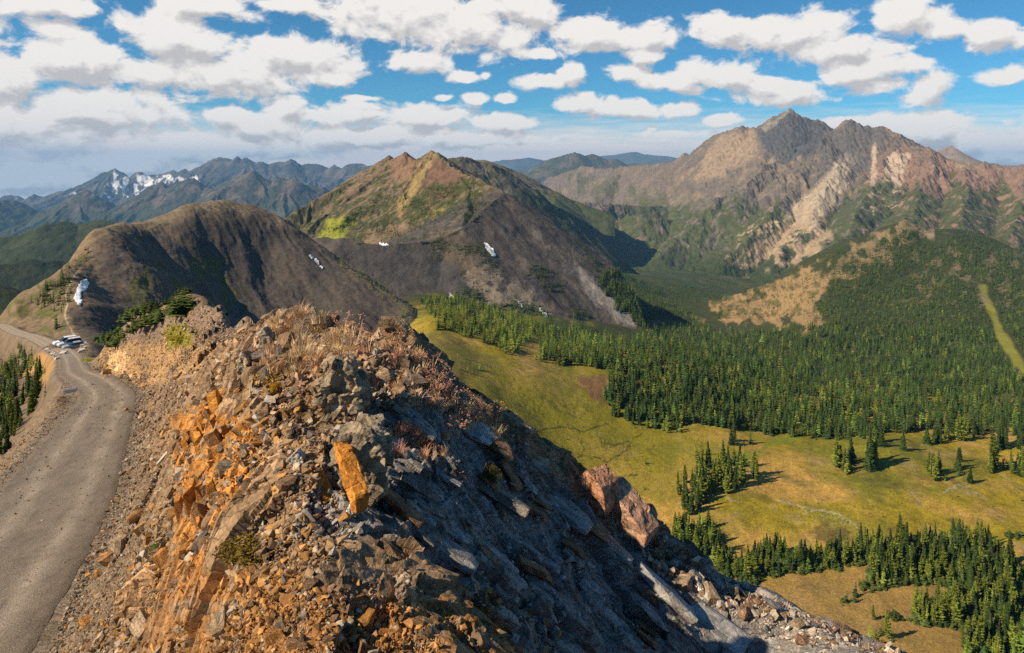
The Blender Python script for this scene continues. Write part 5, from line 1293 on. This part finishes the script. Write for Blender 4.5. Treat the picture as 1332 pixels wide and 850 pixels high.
def tufts(poly, n, lo, hi, meshes, name, cat, label, group, seed):
    r = np.random.default_rng(seed); pl = np.array(poly, float); x0, y0 = pl.min(0); x1, y1 = pl.max(0)
    px = x0 + (x1 - x0) * r.random(n * 6); py = y0 + (y1 - y0) * r.random(n * 6); m = inpoly(px, py, poly); px = px[m][:n]; py = py[m][:n]; Y, _ = ground_at(px, py)
    for i in range(len(px)):
        if not np.isfinite(Y[i]) or Y[i] > 30: continue
        s = (lo + (hi - lo) * r.random() ** 1.6) * Y[i] / F; p = P3(px[i], py[i], Y[i])
        o = bpy.data.objects.new(name, meshes[r.integers(len(meshes))]); COL.objects.link(o); o.location = (p[0], p[1], p[2] - .02); o.rotation_euler = (r.normal() * .15, r.normal() * .15, r.random() * 6.28); o.scale = (s * 1.2, s * 1.2, s)
        o['label'] = label; o['category'] = cat; o['group'] = group
tufts([(350,425),(392,408),(450,430),(470,450),(440,480),(370,490),(340,470)], 70, 10, 24, TU[:3], 'grass_tuft', 'grass', 'straw coloured grass tuft on the outcrop\'s summit', 'grass tufts of the summit', 501)
tufts([(450,440),(540,460),(590,490),(660,550),(640,580),(560,540),(480,500)], 62, 8, 19, [TU[1], TU[2], TU[3]], 'grass_tuft', 'grass', 'pinkish dry grass tuft along the crest right of the summit', 'grass tufts along the crest', 502)
tufts([(470,560),(560,540),(600,580),(560,600),(480,585)], 18, 9, 18, [TU[3], TU[1]], 'grass_tuft', 'grass', 'reddish dry grass tuft on the ledge below the crest', 'grass tufts of the ledge', 503)
tufts([(440,428),(560,470),(650,540),(640,590),(560,560),(470,470)], 20, 16, 38, ST, 'dried_flower', 'dried flower', 'dried flower stalk with reddish heads standing along the crest', 'dried flower stalks', 504)
def cushion(px, py, w_, h_, col, label, seed, name='cushion_plant', Y=None):
    r = np.random.default_rng(seed); V = []; T = []; C = []
    for i in range(2600):
        a = r.random() * 6.28; e = math.asin(r.random()); rr = .88 + .16 * r.random()
        rr *= .8 + .3 * math.sin(3 * a + seed) * math.cos(e) + .22 * math.sin(7 * a + e * 4 + seed) ; p = np.array((math.cos(a) * math.cos(e) * rr, math.sin(a) * math.cos(e) * rr, math.sin(e) * rr)); s_ = .045
        b = len(V); V += [p + r.normal(size=3) * s_ for _ in range(3)]; T.append((b, b + 1, b + 2)); C += [np.array(col) * (.5 + r.random())] * 3
    # solid inner mound
    n = 16; b = len(V)
    for i in range(7):
        e = i / 6 * math.pi / 2
        for k in range(n): V.append(np.array((math.cos(6.283 * k / n) * math.cos(e), math.sin(6.283 * k / n) * math.cos(e), math.sin(e))) * (.62 + .05 * r.normal())); C.append(np.array(col) * .8)
    for i in range(6):
        for k in range(n): k2 = (k + 1) % n; T += [(b + i * n + k, b + i * n + k2, b + (i + 1) * n + k2), (b + i * n + k, b + (i + 1) * n + k2, b + (i + 1) * n + k)]
    Yv = Y or gy(px, py); p = P3(px, py, Yv); me = make_mesh(name, np.array(V), np.array(T), m_leafstuff2, np.array(C), False)
    o = link(name, me, label=label, category='plant'); o.location = p; o.scale = (w_ / 2 * Yv / F, w_ / 2.4 * Yv / F, h_ * Yv / F)
m_leafstuff2 = mat_attr('cushion_leaves', .1, .002, var=.3)
cushion(322, 722, 72, 24, (.17, .12, .022), 'mossy brown green cushion plant on the outcrop\'s lower left', 601)
cushion(352, 494, 36, 13, (.42, .24, .06), 'orange dry cushion plant at the outcrop\'s upper left', 602, Y=None)
cushion(357, 508, 18, 10, (.45, .25, .02), 'yellow cushion plant beside the orange one', 603)
cushion(440, 440, 26, 13, (.22, .24, .03), 'bright green cushion plant on the skyline right of the summit', 604, Y=12.9)
cushion(466, 496, 16, 7, (.40, .24, .03), 'yellow cushion plant right of the tall mottled boulder', 605)
cushion(638, 625, 26, 22, (.10, .08, .022), 'dark green brown cushion plant on the shaded slabs', 606)
cushion(203, 714, 14, 7, (.15, .2, .03), 'small bright green cushion plant near the lower left blocks', 607)
cushion(236, 442, 34, 5, (.24, .22, .02), 'yellow green mat of low plants on the knoll', 608)
cushion(114, 470, 20, 3.5, (.34, .36, .03), 'yellow green mat of low plants beside the parking area', 609)

# ------------------------------------------------------------------ parked cars
def mp(name, col, rough=.3, metal=0., spec=.5):
    return mat_plain(name, col, rough, .03, .5, metal, 0, spec)
m_glass = mp('car_glass', (.02, .025, .03), .08); m_tyre = mp('tyre_rubber', (.02, .02, .02), .8); m_rim = mp('rim_metal', (.5, .5, .5), .3, .8); m_lamp = mp('lamp_glass', (.75, .75, .75), .1); m_tail = mp('tail_lamp', (.4, .02, .02), .2); m_trim = mp('dark_trim', (.03, .03, .03), .6)
def loft(name, secs, mat, parent):
    """closed skin through cross-sections (each a list of (y,z)) at x positions"""
    V = []; n = len(secs[0][1]); Fs = []
    for x, pr in secs:
        for (y, z) in pr: V.append((x, y, z))
    for i in range(len(secs) - 1):
        for k in range(n): Fs.append((i * n + k, i * n + (k + 1) % n, (i + 1) * n + (k + 1) % n, (i + 1) * n + k))
    me = bpy.data.meshes.new(name); me.from_pydata(V, [], Fs + [tuple(range(n))[::-1], tuple(range((len(secs) - 1) * n, len(secs) * n))]); me.materials.append(mat)
    return link(name, me, parent)
def prof(w_, z0, z1, top): return [(-w_ * .94, z0), (w_ * .94, z0), (w_, z0 + .25 * (z1 - z0)), (w_ * .98, z0 + .75 * (z1 - z0)), (w_ * top, z1), (-w_ * top, z1), (-w_ * .98, z0 + .75 * (z1 - z0)), (-w_, z0 + .25 * (z1 - z0))]
def car(px, py, head, paint_, label, suv=True, box=None):
    t = bpy.data.objects.new('parked_car', None); COL.objects.link(t); zc = P3(92, 449, 146)[2]; Y = -zc * F / (py - HZ)
    t.location = ((px - CX) / F * Y, Y, zc - .03); t.rotation_euler = (0, 0, head); t['label'] = label; t['category'] = 'car'; t['group'] = 'cars parked at the pull-out'
    mpnt = mp('car_paint', paint_, .25)
    loft('body', [(-2.3, prof(.78, .42, .80, .9)), (-2.2, prof(.88, .3, 1.0, .92)), (-1.2, prof(.92, .28, 1.05, .93)), (1.0, prof(.92, .28, 1.02, .93)), (2.0, prof(.88, .3, .92, .9)), (2.28, prof(.76, .4, .72, .9))], mpnt, t)
    hh = 1.72 if suv else 1.48
    g = loft('cabin_window', [(-2.08 if suv else -1.7, prof(.83, .98, 1.0, .9)), (-1.8 if suv else -1.0, prof(.82, .98, hh - .07, .8)), (.25, prof(.82, .98, hh - .05, .8)), (1.15, prof(.80, .97, 1.0, .9))], m_glass, t)
    loft('roof', [(-1.82 if suv else -1.05, prof(.67, hh - .09, hh - .02, .95)), (-.8, prof(.69, hh - .08, hh + .02, .95)), (.3, prof(.67, hh - .09, hh - .02, .95))], mpnt, t)
    for sy in (-1, 1):
        for sx in (-1.4, 1.42):
            me = bpy.data.meshes.new('wheel'); V = []; Fs = []; n = 20
            for (rad, yy) in ((.20, .11), (.31, .12), (.35, .08), (.35, -.08), (.31, -.12), (.20, -.11)):
                for k in range(n): V.append((rad * math.cos(6.283 * k / n), yy * sy, rad * math.sin(6.283 * k / n)))
            for i in range(5):
                for k in range(n): Fs.append((i * n + k, i * n + (k + 1) % n, (i + 1) * n + (k + 1) % n, (i + 1) * n + k))
            me.from_pydata(V, [], Fs); me.materials.append(m_tyre); wo = link('wheel', me, t); wo.location = (sx, sy * .83, .35)
            V = [(0, .10 * sy, 0)] + [(.205 * math.cos(6.283 * k / n), .10 * sy, .205 * math.sin(6.283 * k / n)) for k in range(n)] + [(0, -.10 * sy, 0)] + [(.205 * math.cos(6.283 * k / n), -.10 * sy, .205 * math.sin(6.283 * k / n)) for k in range(n)]
            m2 = bpy.data.meshes.new('rim'); m2.from_pydata(V, [], [(0, 1 + k, 1 + (k + 1) % n) for k in range(n)] + [(n + 1, n + 2 + (k + 1) % n, n + 2 + k) for k in range(n)]); m2.materials.append(m_rim); link('rim', m2, wo)
        loft('headlight', [(2.12, [(sy * .5, .62), (sy * .74, .62), (sy * .76, .78), (sy * .5, .76)]), (2.27, [(sy * .52, .62), (sy * .70, .62), (sy * .70, .74), (sy * .52, .73)])], m_lamp, t)
        loft('tail_lamp', [(-2.31, [(sy * .6, .75), (sy * .76, .75), (sy * .76, .92), (sy * .6, .92)]), (-2.1, [(sy * .6, .75), (sy * .8, .75), (sy * .8, .95), (sy * .6, .95)])], m_tail, t)
        loft('wing_mirror', [(.75, [(sy * .9, 1.0), (sy * 1.06, 1.0), (sy * 1.06, 1.14), (sy * .9, 1.12)]), (.87, [(sy * .9, 1.0), (sy * 1.04, 1.0), (sy * 1.04, 1.12), (sy * .9, 1.1)])], mpnt, t)
    loft('bumper', [(2.2, [(-.74, .3), (.74, .3), (.74, .48), (-.74, .48)]), (2.34, [(-.66, .32), (.66, .32), (.66, .46), (-.66, .46)])], m_trim, t)
H = math.radians(222)
car(85.5, 448.6, H, (.80, .80, .82), 'white boxy car, leftmost and farthest of the parked row')
car(91.2, 450.6, H, (.62, .63, .62), 'light silver car in the middle of the parked row')
car(97.5, 454.0, H, (.30, .33, .36), 'grey car nearest the cutting, with dark windows', False)

# metal trough lying by the bend
def trough():
    Y = gy(92, 511); p = P3(92, 511, Y); w_ = 15.5 * Y / F; h_ = 4.6 * Y / F
    t = bpy.data.objects.new('metal_trough', None); COL.objects.link(t); t.location = p; t.rotation_euler = (.05, -.12, .25); t['label'] = 'grey metal trough lying on the gravel inside the road bend'; t['category'] = 'trough'
    mg = mp('galvanised_metal', (.42, .44, .47), .4, .3)
    def bx(name, a, b, m=mg):
        (x0, y0, z0), (x1, y1, z1) = a, b; me = bpy.data.meshes.new(name)
        me.from_pydata([(x0, y0, z0), (x1, y0, z0), (x1, y1, z0), (x0, y1, z0), (x0, y0, z1), (x1, y0, z1), (x1, y1, z1), (x0, y1, z1)], [], [(0, 3, 2, 1), (4, 5, 6, 7), (0, 1, 5, 4), (1, 2, 6, 5), (2, 3, 7, 6), (3, 0, 4, 7)]); me.materials.append(m); return link(name, me, t)
    a = w_ / 2; d = h_ * .9
    bx('side_panel', (-a, -d / 2, -.03), (a, -d / 2 + .02, h_)); bx('side_panel', (-a, d / 2 - .02, -.03), (a, d / 2, h_)); bx('bottom', (-a + .003, -d / 2 + .023, -.03), (a - .003, d / 2 - .023, .03))
    bx('rim', (-a - .03, -d / 2 - .05, h_ + .002), (a + .03, -d / 2 + .03, h_ + .05)); bx('rim', (-a - .03, d / 2 - .03, h_ + .002), (a + .03, d / 2 + .05, h_ + .05))
trough()
# pale boulders edging the road and the pull-out
EB = [rock_mesh('edge_stone', 700 + i, (1, .8, .7), (.52, .47, .40), 2, .08, 8) for i in range(4)]
def edge_stone(px, py, s, lab, grp, k):
    Y = float(hits(np.array([px]), np.array([py]), ['near'])[0][0]); p = P3(px, py, Y); o = bpy.data.objects.new('edge_stone', EB[k % 4]); COL.objects.link(o)
    o.location = (p[0], p[1], p[2] + s * .2); o.scale = (s, s, s); o.rotation_euler = (0, 0, k * 1.7); o['label'] = lab; o['category'] = 'stone'
    if grp: o['group'] = grp
for k, (a, b) in enumerate([(61,456),(63,457.5),(65,459),(67,460.5),(69,462),(71,464),(73,466),(74,468)]): edge_stone(a, b, .75, 'pale stone in the row along the outer road edge', 'stones along the outer road edge', k)
for k, (a, b, s, lab) in enumerate([(82,461.5,1.1,'pale boulder at the left front of the pull-out'),(85,459.5,.9,'pale boulder behind the front one at the pull-out'),(80.5,458.8,.7,'small pale stone left of the pull-out boulders')]): edge_stone(a, b, s, lab, None, k)
for k, (a, b) in enumerate([(103,446),(106,448),(108,451),(110,454),(107,457),(104,459),(101,444)]): edge_stone(a, b, .9, 'pale boulder edging the pull-out behind the cars', 'boulders behind the parked cars', k)
